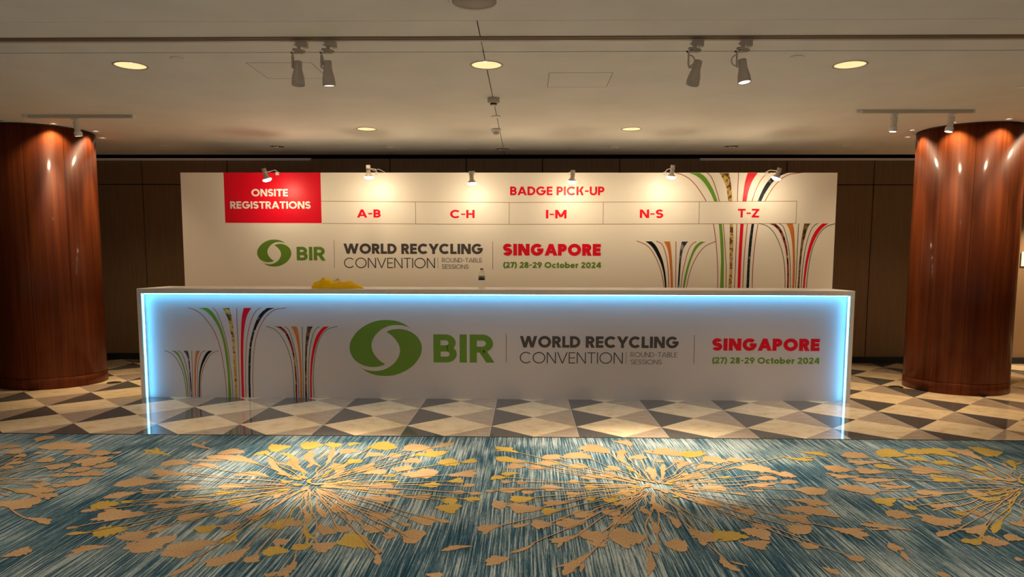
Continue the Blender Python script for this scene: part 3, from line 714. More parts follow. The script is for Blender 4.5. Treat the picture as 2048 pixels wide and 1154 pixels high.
def glyph(c, w):
    """returns (advance ink width, quads) with cap height 1"""
    L = 1.0 + 0.0 * w
    if c == 'A':
        W = 0.86 + 0.55 * w
        hw = dw((W) / 2, 1, w)
        xm = (W - hw) / 2
        return W, D_(0, 0, xm, 1, w) + D_(W - hw, 0, xm, 1, w) + R_(W * .2, .2, W * .8, .2 + w * .85)
    if c == 'B':
        W = 0.58 + 0.5 * w
        return W, R_(0, 0, w, 1) + bowl(w * .5, .5 - w * .46, W - .03, 1, w) + bowl(w * .5, 0, W, .5 + w * .46, w)
    if c == 'C':
        W = 0.95
        return W, arc_poly(.52, .5, .52, .515, w, 43, 317)
    if c == 'D':
        W = 0.72 + 0.5 * w
        return W, R_(0, 0, w, 1) + bowl(w * .5, 0, W, 1, w)
    if c == 'E':
        W = 0.50 + 0.5 * w
        return W, R_(0, 0, w, 1) + R_(w * .5, 1 - w * .95, W, 1) + R_(w * .5, .5 - w * .45, W * .95, .5 + w * .45) + R_(w * .5, 0, W, w * .95)
    if c == 'G':
        W = 1.03
        return W, arc_poly(.515, .5, .515, .515, w, 42, 352) + R_(.53, .5 - w * .5, W, .5 + w * .38)
    if c == 'H':
        W = 0.68 + 0.6 * w
        return W, R_(0, 0, w, 1) + R_(W - w, 0, W, 1) + R_(w * .5, .5 - w * .48, W - w * .5, .5 + w * .48)
    if c == 'I':
        return w, R_(0, 0, w, 1)
    if c == 'K':
        W = 0.62 + 0.75 * w
        h = dw(W - w, .62, w)
        return W, R_(0, 0, w, 1) + D_(w * .9, .42, W - h, 1, w) + D_(w + .1, .55, W - h * 1.02, 0, w)
    if c == 'L':
        W = 0.46 + 0.5 * w
        return W, R_(0, 0, w, 1) + R_(w * .5, 0, W, w * .95)
    if c == 'M':
        W = 0.86 + 0.75 * w
        h = dw(W / 2, .85, w)
        xm = (W - h) / 2
        return W, R_(0, 0, w, 1) + R_(W - w, 0, W, 1) + D_(xm, .15, 0, 1, w) + D_(xm, .15, W - h, 1, w)
    if c == 'N':
        W = 0.70 + 0.75 * w
        h = dw(W, 1, w)
        return W, R_(0, 0, w, 1) + R_(W - w, 0, W, 1) + D_(W - h, 0, 0, 1, w)
    if c == 'O':
        return 1.06, arc_poly(.53, .5, .53, .515, w, 0, 360)
    if c == 'P':
        W = 0.56 + 0.5 * w
        return W, R_(0, 0, w, 1) + bowl(w * .5, .36 - w * .1, W, 1, w)
    if c == 'R':
        W = 0.58 + 0.5 * w
        h = dw(W * .6, .45, w)
        return W + .03, R_(0, 0, w, 1) + bowl(w * .5, .38 - w * .1, W, 1, w) + D_(W * .36, .44, W + .03 - h, 0, w)
    if c == 'S':
        W = 0.56 + 0.6 * w
        r = (.515 + w * .5) / 2
        return W, arc_poly(W / 2, 1.012 - r, W / 2, r, w, 22, 270) + arc_poly(W / 2, r - .012, W / 2, r, w, -158, 90)
    if c == 'T':
        W = 0.62 + 0.6 * w
        return W, R_(0, 1 - w * .95, W, 1) + R_((W - w) / 2, 0, (W + w) / 2, 1)
    if c == 'U':
        W = 0.66 + 0.6 * w
        r = W / 2
        return W, R_(0, r, w, 1) + R_(W - w, r, W, 1) + arc_poly(r, r - .012, r, r, w, 180, 360)
    if c == 'V':
        W = 0.84 + 0.55 * w
        h = dw(W / 2, 1, w)
        xm = (W - h) / 2
        return W, D_(xm, 0, 0, 1, w) + D_(xm, 0, W - h, 1, w)
    if c == 'W':
        W = 1.18 + 0.95 * w
        h = dw(W * .28, 1, w)
        q = (W - h) / 4
        return W, D_(q, 0, 0, 1, w) + D_(q, 0, 2 * q, 1, w) + D_(3 * q, 0, 2 * q, 1, w) + D_(3 * q, 0, 4 * q, 1, w)
    if c == 'Y':
        W = 0.78 + 0.65 * w
        h = dw(W / 2, .62, w)
        return W, R_((W - w) / 2, 0, (W + w) / 2, .45) + D_((W - h) / 2, .38, 0, 1, w) + D_((W - h) / 2, .38, W - h, 1, w)
    if c == 'Z':
        W = 0.60 + 0.55 * w
        h = dw(W, 1 - w, w)
        return W, R_(0, 1 - w * .95, W, 1) + R_(0, 0, W, w * .95) + D_(0, w * .5, W - h, 1 - w * .5, w)
    if c == '-':
        W = 0.40
        return W, R_(0, .40, W, .40 + w * .72)
    if c == '0':
        W = 0.76
        return W, arc_poly(W / 2, .5, W / 2, .515, w, 0, 360)
    if c == '2':
        W = 0.66
        h = dw(W, .5, w)
        return W, arc_poly(.33, .70, .33, .315, w, -22, 172) + D_(0, w * .5, W - h * 1.03, .60, w) + R_(0, 0, W, w * .92)
    if c == '4':
        W = 0.76
        return W, R_(.46, 0, .46 + w, 1) + R_(0, .2, W, .2 + w * .85) + D_(0, .2 + w * .4, .40, 1, w)
    if c == '7':
        W = 0.62
        h = dw(W * .7, 1 - w, w)
        return W, R_(0, 1 - w * .92, W, 1) + D_(.08, 0, W - h, 1 - w * .5, w)
    if c == '8':
        W = 0.66
        return W, arc_poly(W / 2, .745, W / 2 - .03, .27, w, 0, 360) + arc_poly(W / 2, .285, W / 2, .297, w, 0, 360)
    if c == '9':
        W = 0.70
        return W, arc_poly(W / 2, .665, W / 2, .35, w, 0, 360) + D_(.16, 0, W - w * 1.25, .52, w)
    if c == 'c':
        return .60, arc_poly(.36, .36, .36, .372, w, 48, 312)
    if c == 't':
        return .42, R_(.12, .06, .12 + w, .95) + R_(0, .72 - w * .85, .42, .72) + R_(.14, 0, .42, w * .85)
    if c == 'o':
        return .74, arc_poly(.37, .36, .37, .372, w, 0, 360)
    if c == 'b':
        return .76, R_(0, 0, w, 1.06) + arc_poly(.39, .36, .37, .372, w, 0, 360)
    if c == 'e':
        return .74, arc_poly(.37, .36, .37, .372, w, 0, 318) + R_(.1, .36 - w * .3, .72, .36 + w * .3)
    if c == 'r':
        return .42, R_(0, 0, w, .72) + arc_poly(.36, .38, .33, .345, w, 78, 172)
    if c == '(':
        return .30, arc_poly(.58, .46, .58, .74, w, 122, 238)
    if c == ')':
        return .30, arc_poly(-.28, .46, .58, .74, w, -58, 58)
    raise ValueError(c)


def lettering(text, x0, x1, z0, z1, w, y, material, parent, label=None):
    """flat printed lettering filling the given width and cap height on a vertical panel"""
    quads, pen = [], 0.0
    gap = 0.085 if w > 0.15 else 0.12
    prev = None
    for c in text:
        if c == ' ':
            pen += 0.44
            prev = None
            continue
        W, q = glyph(c, w)
        if prev:
            pen += gap
            if (prev + c) in ('AP', 'TA', 'AT', 'AB', 'RA', 'LD', 'CY', 'YC', 'TR', 'NV', 'VE'):
                pen -= 0.035
            if c == '-' or prev == '-':
                pen += 0.02
        for p in q:
            quads.append([(x + pen, z) for x, z in p])
        pen += W
        prev = c
    sx, sz = (x1 - x0) / pen, z1 - z0
    bm = bmesh.new()
    k = 0
    for p in quads:
        k += 1
        f = bm.faces.new([bm.verts.new((x0 + x * sx, y - 0.00003 * (k % 24), z0 + z * sz)) for x, z in p])
        if f.normal.y > 0:
            f.normal_flip()
    bm.normal_update()
    for f in bm.faces:
        if f.normal.y > 0:
            f.normal_flip()
    o = obj('lettering', bm, material, parent)
    if label:
        o['label'] = label
    return o


EMBLEM = [(0.264, 0.188), (0.23, 0.214), (0.186, 0.242), (0.126, 0.266), (0.066, 0.277), (-0.009, 0.28), (-0.085, 0.271), (-0.153, 0.248), (-0.221, 0.212), (-0.279, 0.167), (-0.321, 0.114), (-0.349, 0.064), (-0.36, 0.011), (-0.355, -0.042), (-0.333, -0.091), (-0.296, -0.134), (-0.243, -0.167), (-0.183, -0.186), (-0.123, -0.191), (-0.069, -0.185), (-0.031, -0.173), (-0.008, -0.16), (-0.046, -0.138), (-0.083, -0.105), (-0.117, -0.06), (-0.135, -0.022), (-0.142, 0.027), (-0.135, 0.065), (-0.118, 0.103), (-0.087, 0.145), (-0.049, 0.179), (-0.003, 0.206), (0.05, 0.225), (0.11, 0.231), (0.17, 0.227), (0.223, 0.212)]


def smooth_loop(pts, corners, n=4):
    """Catmull-Rom through a closed loop, sharp at the given indices"""
    out = []
    N = len(pts)
    for i in range(N):
        p0, p1, p2, p3 = pts[i - 1], pts[i], pts[(i + 1) % N], pts[(i + 2) % N]
        if i in corners:
            p0 = p1
        if (i + 1) % N in corners:
            p3 = p2
        for k in range(n):
            t = k / n
            out.append(tuple(0.5 * (2 * p1[j] + (p2[j] - p0[j]) * t + (2 * p0[j] - 5 * p1[j] + 4 * p2[j] - p3[j]) * t * t + (3 * p1[j] - p0[j] - 3 * p2[j] + p3[j]) * t ** 3) for j in (0, 1)))
    return out


def emblem(cx, cz, sc, y, parent):
    bm = bmesh.new()
    loop = smooth_loop(EMBLEM, (0, 21))
    for s in (1, -1):
        vs = [bm.verts.new((cx + s * sc * x, y, cz + s * sc * z)) for x, z in loop]
        es = [bm.edges.new((vs[k], vs[(k + 1) % len(vs)])) for k in range(len(vs))]
        bmesh.ops.triangle_fill(bm, use_beauty=True, use_dissolve=False, edges=es)
    for f in bm.faces:
        f.normal_update()
        if f.normal.y > 0:
            f.normal_flip()
    o = obj('emblem', bm, 'green', parent)
    o['label'] = 'green round emblem of two interlocking crescents'
    return o


def rule(x0, z0, x1, z1, w, y, material, parent, name='printed_line'):
    bm = bmesh.new()
    a, b = Vector((x0, 0, z0)), Vector((x1, 0, z1))
    d = (b - a).normalized()
    n = Vector((-d.z, 0, d.x)) * w / 2
    bm.faces.new([bm.verts.new((p.x, y, p.z)) for p in (a - n, b - n, b + n, a + n)])
    bm.normal_update()
    for f in bm.faces:
        if f.normal.y > 0:
            f.normal_flip()
    return obj(name, bm, material, parent)


TREES = {"tall":{"a":[[-0.135,-0.001],[-0.136,0.103],[-0.145,0.244],[-0.16,0.385],[-0.19,0.544],[-0.232,0.665],[-0.293,0.766],[-0.373,0.859],[-0.437,0.895],[-0.492,0.911]],"b":[[-0.069,-0.0],[-0.071,0.151],[-0.082,0.292],[-0.096,0.432],[-0.114,0.572],[-0.142,0.693],[-0.171,0.785],[-0.205,0.869],[-0.223,0.892],[-0.245,0.91]],"c":[[-0.002,0.0],[0.001,0.245],[0.001,0.433],[-0.0,0.619],[-0.001,0.758],[0.001,0.911]],"d":[[0.064,0.0],[0.065,0.152],[0.072,0.339],[0.085,0.526],[0.108,0.666],[0.14,0.778],[0.175,0.852],[0.209,0.893],[0.246,0.912]],"e":[[0.139,0.001],[0.138,0.152],[0.147,0.34],[0.169,0.527],[0.206,0.667],[0.256,0.769],[0.323,0.852],[0.399,0.899],[0.499,0.913]],"r1":[[[-0.115,-0.001],[-0.114,0.198],[-0.126,0.385],[-0.147,0.553],[-0.184,0.693],[-0.236,0.794],[-0.289,0.859],[-0.335,0.891],[-0.385,0.909]],[[-0.086,-0.001],[-0.09,0.198],[-0.099,0.357],[-0.118,0.525],[-0.148,0.665],[-0.186,0.767],[-0.225,0.836],[-0.261,0.882],[-0.301,0.909]]],"r2":[[[-0.049,-0.0],[-0.045,0.151],[-0.05,0.339],[-0.055,0.526],[-0.069,0.665],[-0.088,0.786],[-0.113,0.85],[-0.148,0.909]],[[-0.024,-0.0],[-0.022,0.151],[-0.022,0.339],[-0.03,0.526],[-0.037,0.638],[-0.047,0.758],[-0.058,0.841],[-0.074,0.91]]],"r3":[[[0.022,0.0],[0.022,0.198],[0.025,0.386],[0.031,0.573],[0.04,0.712],[0.051,0.823],[0.073,0.91]],[[0.045,0.0],[0.046,0.198],[0.05,0.386],[0.058,0.573],[0.073,0.712],[0.1,0.824],[0.151,0.911]]],"r4":[[[0.092,0.001],[0.094,0.152],[0.1,0.34],[0.118,0.527],[0.145,0.648],[0.176,0.741],[0.211,0.815],[0.259,0.875],[0.311,0.911]],[[0.114,0.001],[0.114,0.152],[0.122,0.34],[0.138,0.527],[0.163,0.629],[0.194,0.713],[0.233,0.787],[0.277,0.847],[0.329,0.889],[0.39,0.912]]]},"medium":{"a":[[-0.097,-0.001],[-0.1,0.16],[-0.109,0.31],[-0.132,0.441],[-0.175,0.562],[-0.228,0.654],[-0.291,0.71],[-0.365,0.733]],"b":[[-0.048,-0.0],[-0.051,0.16],[-0.06,0.348],[-0.083,0.516],[-0.108,0.618],[-0.138,0.701],[-0.179,0.734]],"c":[[-0.004,0.0],[0.0,0.254],[0.001,0.534],[0.003,0.734]],"d":[[0.052,0.0],[0.052,0.161],[0.056,0.301],[0.069,0.46],[0.091,0.582],[0.121,0.674],[0.15,0.716],[0.182,0.734]],"e":[[0.107,0.001],[0.101,0.161],[0.112,0.33],[0.134,0.47],[0.169,0.582],[0.218,0.666],[0.275,0.712],[0.363,0.736]],"r1":[[[-0.082,-0.001],[-0.082,0.16],[-0.088,0.329],[-0.107,0.478],[-0.137,0.58],[-0.177,0.664],[-0.226,0.71],[-0.277,0.732]],[[-0.066,-0.0],[-0.065,0.16],[-0.07,0.31],[-0.085,0.45],[-0.11,0.571],[-0.144,0.655],[-0.18,0.706],[-0.216,0.732]]],"r2":[[[-0.036,-0.0],[-0.033,0.207],[-0.036,0.366],[-0.046,0.516],[-0.066,0.627],[-0.088,0.692],[-0.114,0.733]],[[-0.015,-0.0],[-0.012,0.207],[-0.015,0.366],[-0.023,0.516],[-0.032,0.627],[-0.041,0.692],[-0.054,0.733]]],"r3":[[[0.015,0.0],[0.018,0.207],[0.023,0.395],[0.031,0.535],[0.041,0.646],[0.055,0.733]],[[0.034,0.0],[0.036,0.208],[0.041,0.395],[0.052,0.526],[0.073,0.628],[0.089,0.693],[0.113,0.734]]],"r4":[[[0.067,0.001],[0.068,0.161],[0.077,0.33],[0.094,0.46],[0.118,0.563],[0.148,0.642],[0.186,0.698],[0.224,0.733]],[[0.085,0.001],[0.086,0.161],[0.098,0.33],[0.118,0.451],[0.143,0.544],[0.18,0.628],[0.223,0.689],[0.28,0.734]]]},"small":{"a":[[-0.07,-0.0],[-0.073,0.096],[-0.085,0.2],[-0.109,0.294],[-0.147,0.378],[-0.201,0.443],[-0.274,0.476]],"b":[[-0.036,-0.0],[-0.037,0.115],[-0.046,0.238],[-0.065,0.341],[-0.089,0.425],[-0.111,0.458],[-0.138,0.475]],"c":[[-0.004,0.0],[-0.001,0.191],[0.001,0.332],[0.004,0.475]],"d":[[0.045,0.0],[0.047,0.144],[0.052,0.257],[0.062,0.342],[0.079,0.407],[0.104,0.459],[0.142,0.477]],"e":[[0.078,0.001],[0.077,0.125],[0.089,0.21],[0.112,0.295],[0.152,0.38],[0.202,0.445],[0.278,0.478]],"r1":[[[-0.06,-0.0],[-0.063,0.124],[-0.075,0.219],[-0.098,0.322],[-0.136,0.416],[-0.168,0.453],[-0.204,0.474]],[[-0.049,-0.0],[-0.05,0.124],[-0.059,0.209],[-0.078,0.303],[-0.105,0.388],[-0.131,0.444],[-0.167,0.474]]],"r2":[[[-0.025,-0.0],[-0.027,0.125],[-0.03,0.238],[-0.036,0.35],[-0.047,0.416],[-0.08,0.475]],[[-0.011,0.0],[-0.014,0.125],[-0.018,0.238],[-0.022,0.341],[-0.026,0.416],[-0.038,0.475]]],"r3":[[[0.013,0.0],[0.018,0.191],[0.027,0.332],[0.036,0.416],[0.046,0.475]],[[0.028,0.0],[0.034,0.191],[0.045,0.332],[0.06,0.417],[0.088,0.476]]],"r4":[[[0.055,0.0],[0.06,0.125],[0.07,0.238],[0.09,0.332],[0.116,0.398],[0.146,0.45],[0.175,0.476]],[[0.066,0.001],[0.071,0.125],[0.083,0.238],[0.103,0.314],[0.134,0.38],[0.169,0.436],[0.217,0.476]]]}}


def interp(pts, z):
    """monotone-in-z polyline smoothed with a cubic: x at height z"""
    n = len(pts)
    z = max(z, pts[0][1])
    for i in range(n - 1):
        if pts[i][1] <= z <= pts[i + 1][1] or i == n - 2:
            z0, z1 = pts[i][1], pts[i + 1][1]
            x0, x1 = pts[i][0], pts[i + 1][0]
            h = z1 - z0
            def slope(k):
                if k == 0:
                    return (pts[1][0] - pts[0][0]) / (pts[1][1] - pts[0][1])
                if k == n - 1:
                    return (pts[-1][0] - pts[-2][0]) / (pts[-1][1] - pts[-2][1]) * 1.3
                a = (pts[k][0] - pts[k - 1][0]) / (pts[k][1] - pts[k - 1][1])
                b = (pts[k + 1][0] - pts[k][0]) / (pts[k + 1][1] - pts[k][1])
                return 0.0 if a * b < 0 else 2 * a * b / (a + b + 1e-12) if abs(a + b) > 1e-9 else 0.0
            m0, m1 = slope(i), slope(i + 1)
            t = max(0.0, min(1.0, (z - z0) / h))
            return (2 * t ** 3 - 3 * t * t + 1) * x0 + (t ** 3 - 2 * t * t + t) * h * m0 + (-2 * t ** 3 + 3 * t * t) * x1 + (t ** 3 - t * t) * h * m1
    return pts[-1][0]


def tree_print(kind, x, z, sc, y, parent, mats, lines, mirror=False, skip=None, xmax=None, lw=0.0056, scx=None):
    """printed fan-shaped tree: ribbons and hairlines, cut where a label row covers it"""
    T = TREES[kind]
    sgn = -1 if mirror else 1
    scx = scx or sc
    names = []
    bm = bmesh.new()
    for k in mats:
        if k not in names:
            names.append(k)

    def put(p):
        return (x + sgn * scx * p[0], z + sc * p[1])

    def quad(a, b, c, d, mi, yy):
        ps = [put(q) for q in (a, b, c, d)]
        if skip and all(skip[0] - 1e-5 <= q[1] <= skip[1] + 1e-5 for q in ps):
            return
        if xmax:
            if min(q[0] for q in ps) >= xmax:
                return
            ps = [(min(q[0], xmax), q[1]) for q in ps]
        bm.faces.new([bm.verts.new((q[0], yy, q[1])) for q in ps]).material_index = mi

    zcut = [] if not skip else [(s - z) / sc for s in skip]
    for ri, rk in enumerate(('r1', 'r2', 'r3', 'r4')):
        l, r = T[rk]
        zt = min(l[-1][1], r[-1][1])
        zs = [zt * (1 - (1 - i / 60) ** 1.6) for i in range(61)] + [q for q in zcut if 0 < q < zt]
        zs = sorted(set(zs))
        for a, b in zip(zs, zs[1:]):
            quad((interp(l, a), a), (interp(r, a), a), (interp(r, b), b), (interp(l, b), b), names.index(mats[ri]), y)
    for li, lk in enumerate('abcde'):
        p = T[lk]
        zt = p[-1][1]
        mname = lines[li]
        if mname not in names:
            names.append(mname)
        zs = [zt * (1 - (1 - i / 60) ** 2.2) for i in range(61)] + [q for q in zcut if 0 < q < zt]
        zs = sorted(set(zs))
        pp = [Vector((interp(p, q), q)) for q in zs]
        off = []
        for i in range(len(pp)):
            d = (pp[min(i + 1, len(pp) - 1)] - pp[max(i - 1, 0)]).normalized()
            off.append(Vector((-d.y, d.x)) * lw / 2 / sc if skip is None or not any(abs(zs[i] - q) < 1e-6 for q in zcut) else Vector((-lw / 2 / sc, 0)))
        for i in range(len(pp) - 1):
            quad(pp[i] + off[i], pp[i + 1] + off[i + 1], pp[i + 1] - off[i + 1], pp[i] - off[i], names.index(mname), y - 0.0004)
    bm.normal_update()
    for f in bm.faces:
        if f.normal.y > 0:
            f.normal_flip()
    o = obj('tree_print', bm, names, parent)
    o['label'] = {'tall': 'tall fan tree print with green, gold, red and dark ribbons', 'medium': 'medium fan tree print with an orange ribbon', 'small': 'small fan tree print with thin ribbons'}[kind]
    return o


# ------------------------------------------------------------------ registration counter
CX0, CX1, CY, CZ = -3.826, 3.170, 7.06, 1.094
PY = 7.14
counter = thing('registration_counter', 'long white registration counter with printed front edged by blue LED strips', 'counter', (0, 0, 0))
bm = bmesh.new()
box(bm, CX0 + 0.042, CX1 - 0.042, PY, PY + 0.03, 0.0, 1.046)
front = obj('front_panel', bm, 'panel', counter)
bm = bmesh.new()
box(bm, CX0, CX1, CY, 7.72, 1.047, CZ)
bevel(bm, 0.003)
obj('countertop', bm, 'laminate', counter)
for a, b in ((CX0, CX0 + 0.041), (CX1 - 0.041, CX1)):
    bm = bmesh.new()
    box(bm, a, b, CY, 7.70, 0.0, 1.0465)
    bevel(bm, 0.002)
    obj('side_panel', bm, 'laminate', counter)
# LED strips tucked into the corner of the frame
bm = bmesh.new()
box(bm, CX0 + 0.06, CX1 - 0.06, CY + 0.022, CY + 0.034, 1.0395, 1.0465)
obj('led_strip', bm, 'led', counter)
for x in (CX0 + 0.0415, CX1 - 0.0485):
    bm = bmesh.new()
    box(bm, x, x + 0.007, CY + 0.022, CY + 0.034, 0.004, 1.036)
    obj('led_strip', bm, 'led', counter)
e = PY - 0.0008
emblem(-1.3933, 0.5077, 1.0, e, front)
for a in (('BIR', -0.918, -0.315, 0.3671, 0.647, 0.21, 'green', None),
          ('WORLD RECYCLING', -0.06, 1.505, 0.521, 0.6348, 0.25, 'charcoal', None),
          ('CONVENTION', -0.06, 0.96, 0.3634, 0.4753, 0.09, 'charcoal', None),
          ('ROUND-TABLE', 1.036, 1.494, 0.4306, 0.4794, 0.10, 'charcoal', None),
          ('SESSIONS', 1.037, 1.344, 0.3589, 0.4053, 0.10, 'charcoal', None),
          ('SINGAPORE', 1.835, 2.885, 0.4994, 0.6207, 0.30, 'red', None),
          ('(27) 28-29 October 2024', 1.839, 2.89, 0.3712, 0.4334, 0.24, 'green', None)):
    lettering(a[0], a[1], a[2], a[3], a[4], a[5], e, a[6], front, a[7])
rule(-0.195, 0.372, -0.195, 0.652, 0.005, e, 'charcoal', front)
rule(0.991, 0.361, 0.991, 0.483, 0.004, e, 'charcoal', front)
rule(1.659, 0.369, 1.659, 0.652, 0.005, e, 'charcoal', front)
TR = ['thin_red'] * 5
TG = ['thin_green'] * 5
tree_print('tall', -2.873, 0.001, 0.99, e, front, ['bright_green', 'photo_gold', 'red', 'photo_dark'], TR)
tree_print('medium', -2.226, 0.001, 0.98, e, front, ['photo_mix', 'orange', 'photo_brown', 'red'], TG)
tree_print('small', -3.343, 0.001, 0.99, e, front, ['bright_green', 'photo_steel', 'orange', 'black_print'], ['thin_green', 'thin_purple', 'thin_red', 'thin_red', 'thin_red'])

# ------------------------------------------------------------------ printed board behind the counter
BY = 8.60
board = thing('event_display_board', 'wide white printed board with red corner block and label row, behind the counter', 'display board')
bm = bmesh.new()
box(bm, -4.071, 3.591, BY, BY + 0.08, 0.0, 2.394)
body = obj('board_body', bm, 'board', board)
e = BY - 0.001
bm = bmesh.new()
vs = [bm.verts.new((x, e, z)) for x, z in ((-3.559, 1.810), (-2.4135, 1.808), (-2.4145, 2.3935), (-3.559, 2.3935))]
bm.faces.new(vs)
obj('red_block', bm, 'red', body)
for a in (('ONSITE', -3.236, -2.805, 2.119, 2.2042, 0.225, 'white'), ('REGISTRATIONS', -3.493, -2.539, 1.9755, 2.061, 0.225, 'white'),
          ('BADGE PICK-UP', -0.192, 0.906, 2.1348, 2.2343, 0.22, 'red'),
          ('A-B', -1.994, -1.714, 1.8734, 1.9682, 0.22, 'red'), ('C-H', -0.895, -0.608, 1.8692, 1.9638, 0.22, 'red'),
          ('I-M', 0.228, 0.469, 1.8668, 1.9658, 0.22, 'red'), ('N-S', 1.323, 1.596, 1.8737, 1.9712, 0.22, 'red'), ('T-Z', 2.461, 2.707, 1.8811, 1.9807, 0.22, 'red'),
          ('BIR', -2.72, -2.38, 1.3704, 1.53, 0.21, 'green'), ('WORLD RECYCLING', -2.161, -0.513, 1.4505, 1.5696, 0.25, 'charcoal'),
          ('CONVENTION', -2.158, -1.078, 1.2838, 1.4028, 0.09, 'charcoal'), ('ROUND-TABLE', -0.996, -0.523, 1.3527, 1.4027, 0.10, 'charcoal'),
          ('SESSIONS', -0.996, -0.682, 1.2772, 1.3272, 0.10, 'charcoal'), ('SINGAPORE', -0.274, 0.875, 1.4335, 1.5714, 0.30, 'red'),
          ('(27) 28-29 October 2024', -0.272, 0.88, 1.2898, 1.3579, 0.24, 'green')):
    lettering(a[0], a[1], a[2], a[3], a[4], a[5], e - 0.0006, a[6], body)
emblem(-2.9878, 1.4555, 0.567, e, body)
rule(-2.274, 1.277, -2.272, 1.606, 0.006, e, 'line', body)
rule(-1.0447, 1.281, -1.0447, 1.408, 0.005, e, 'line', body)
rule(-0.396, 1.270, -0.396, 1.600, 0.006, e, 'line', body)
ZA, ZBOT = 2.061, 1.8055
rule(-2.414, 2.064, -0.17, 2.050, 0.006, e, 'line', body)
rule(-0.17, 2.050, 3.138, 2.070, 0.006, e, 'line', body)
rule(-2.411, 1.804, -0.17, 1.797, 0.006, e, 'line', body)
rule(-0.17, 1.797, 3.138, 1.812, 0.006, e, 'line', body)
for x, za, zb in ((-1.302, 2.057, 1.80), (-0.2025, 2.05, 1.797), (0.8964, 2.056, 1.802), (2.0124, 2.063, 1.807), (3.137, 2.07, 1.812)):
    rule(x, zb, x, za, 0.006, e, 'line', body)
tree_print('tall', 2.452, 1.045, 1.48, e, body, ['bright_green', 'photo_gold', 'red', 'photo_dark'], TR, skip=(1.808, 2.065), lw=0.0085)
tree_print('medium', 3.165, 0.897, 1.25, e, body, ['photo_mix', 'orange', 'photo_brown', 'red'], TG, xmax=3.590, lw=0.0078)
tree_print('small', 1.758, 0.806, 1.675, e, body, ['bright_green', 'photo_steel', 'orange', 'black_print'], TR, mirror=True, lw=0.0078)

# ------------------------------------------------------------------ arm spotlights on the board
ARMS = [(-2.959, 2.398, -2.924, 2.262), (-1.778, 2.437, -1.775, 2.290), (-0.623, 2.371, -0.612, 2.224), (0.517, 2.382, 0.507, 2.242), (1.626, 2.437, 1.613, 2.292), (2.809, 2.405, 2.772, 2.281)]
ARM_LABEL = ['small arm spotlight tilted over the red corner block',
             'small arm spotlight with a curling white lead, above the A-B label',
             'small arm spotlight hanging above the C-H label',
             'small arm spotlight shining over the PICK-UP lettering, above the I-M label',
             'small arm spotlight rising above the N-S label, beside the tall tree print',
             'small arm spotlight tilted across the black ribbon of the tall tree print']
LY = 8.15
for (x0, z0, x1, z1), lab in zip(ARMS, ARM_LABEL):
    k = LY / 8.25
    x0, x1, z0, z1 = x0 * k, x1 * k, EYE + (z0 - EYE) * k, EYE + (z1 - EYE) * k
    t = thing('arm_spotlight', lab, 'spotlight', (x0, BY, 2.394), 'arm spotlights along the printed board')
    top, bot = Vector((x0 - x0, LY - BY, z0 - 2.394)), Vector((x1 - x0, LY - BY + 0.02, z1 - 2.394))
    ax = (bot - top).normalized()
    L = (bot - top).length
    q = Vector((0, 0, -1)).rotation_difference(ax).to_matrix().to_4x4()
    mtx = Matrix.Translation(top) @ q
    bm = bmesh.new()
    lathe(bm, [(0, 0), (0.021, 0), (0.024, -0.004), (0.024, -0.03), (0.026, -0.032), (0.026, -0.04), (0.023, -0.042), (0.023, -L + 0.055), (0.027, -L + 0.048), (0.047, -L + 0.026), (0.047, -L + 0.022), (0, -L + 0.022)], 24, mtx=mtx)
    fix(bm)
    obj('lamp_body', bm, 'fixture', t, smooth=True)
    bm = bmesh.new()
    lathe(bm, [(0.0, -L + 0.0215), (0.049, -L + 0.0215), (0.049, -L + 0.012), (0.040, -L + 0.002), (0.022, -L - 0.006), (0, -L - 0.008)], 24, mtx=mtx)
    fix(bm)
    obj('bulb', bm, 'bulb', t, smooth=True)
    bm = bmesh.new()
    m = top + ax * 0.045
    s = 0.024
    pts = [(0, 0.014, 0.006), (0, -0.01, 0.012), (0.01, -0.1, 0.02 + 0.3 * (z0 - 2.394)), (s * 0.5 + 0.01, LY - BY + 0.06, m.z + 0.012), (m.x + s, LY - BY + 0.0, m.z)]
    tube(bm, pts, 0.004, 8)
    box(bm, -0.02, 0.02, -0.004, 0.02, 0.001, 0.006)
    box(bm, -0.02, 0.02, -0.004, -0.0015, -0.03, 0.004)
    obj('arm', bm, 'fixture_white', t)
    if 'lead' in lab:
        bm = bmesh.new()
        tube(bm, [(0.025, LY - BY, z0 - 2.394 - 0.04), (0.05, LY - BY + 0.05, z0 - 2.394 - 0.055), (0.085, LY - BY + 0.15, 0.005), (0.1, -0.02, 0.004), (0.1, 0.03, 0.004)], 0.003, 6)
        obj('lead', bm, 'fixture_white', t)
    wp = t.location + bot
    spot('arm_beam', wp + ax * 0.006, (wp.x + (0.06 if x0 > -2.9 else 0.22), BY, wp.z - 0.85), 7.5, 165, 1.0, 0.03, (1.0, 0.79, 0.52), t)
    glow = bpy.data.lights.new('bulb_glow', 'POINT')
    glow.energy, glow.color, glow.shadow_soft_size = 5.3, (1.0, 0.79, 0.52), 0.035
    go = bpy.data.objects.new('bulb_glow', glow)
    COL.objects.link(go)
    go.parent = t
    go.location = bot + ax * 0.05


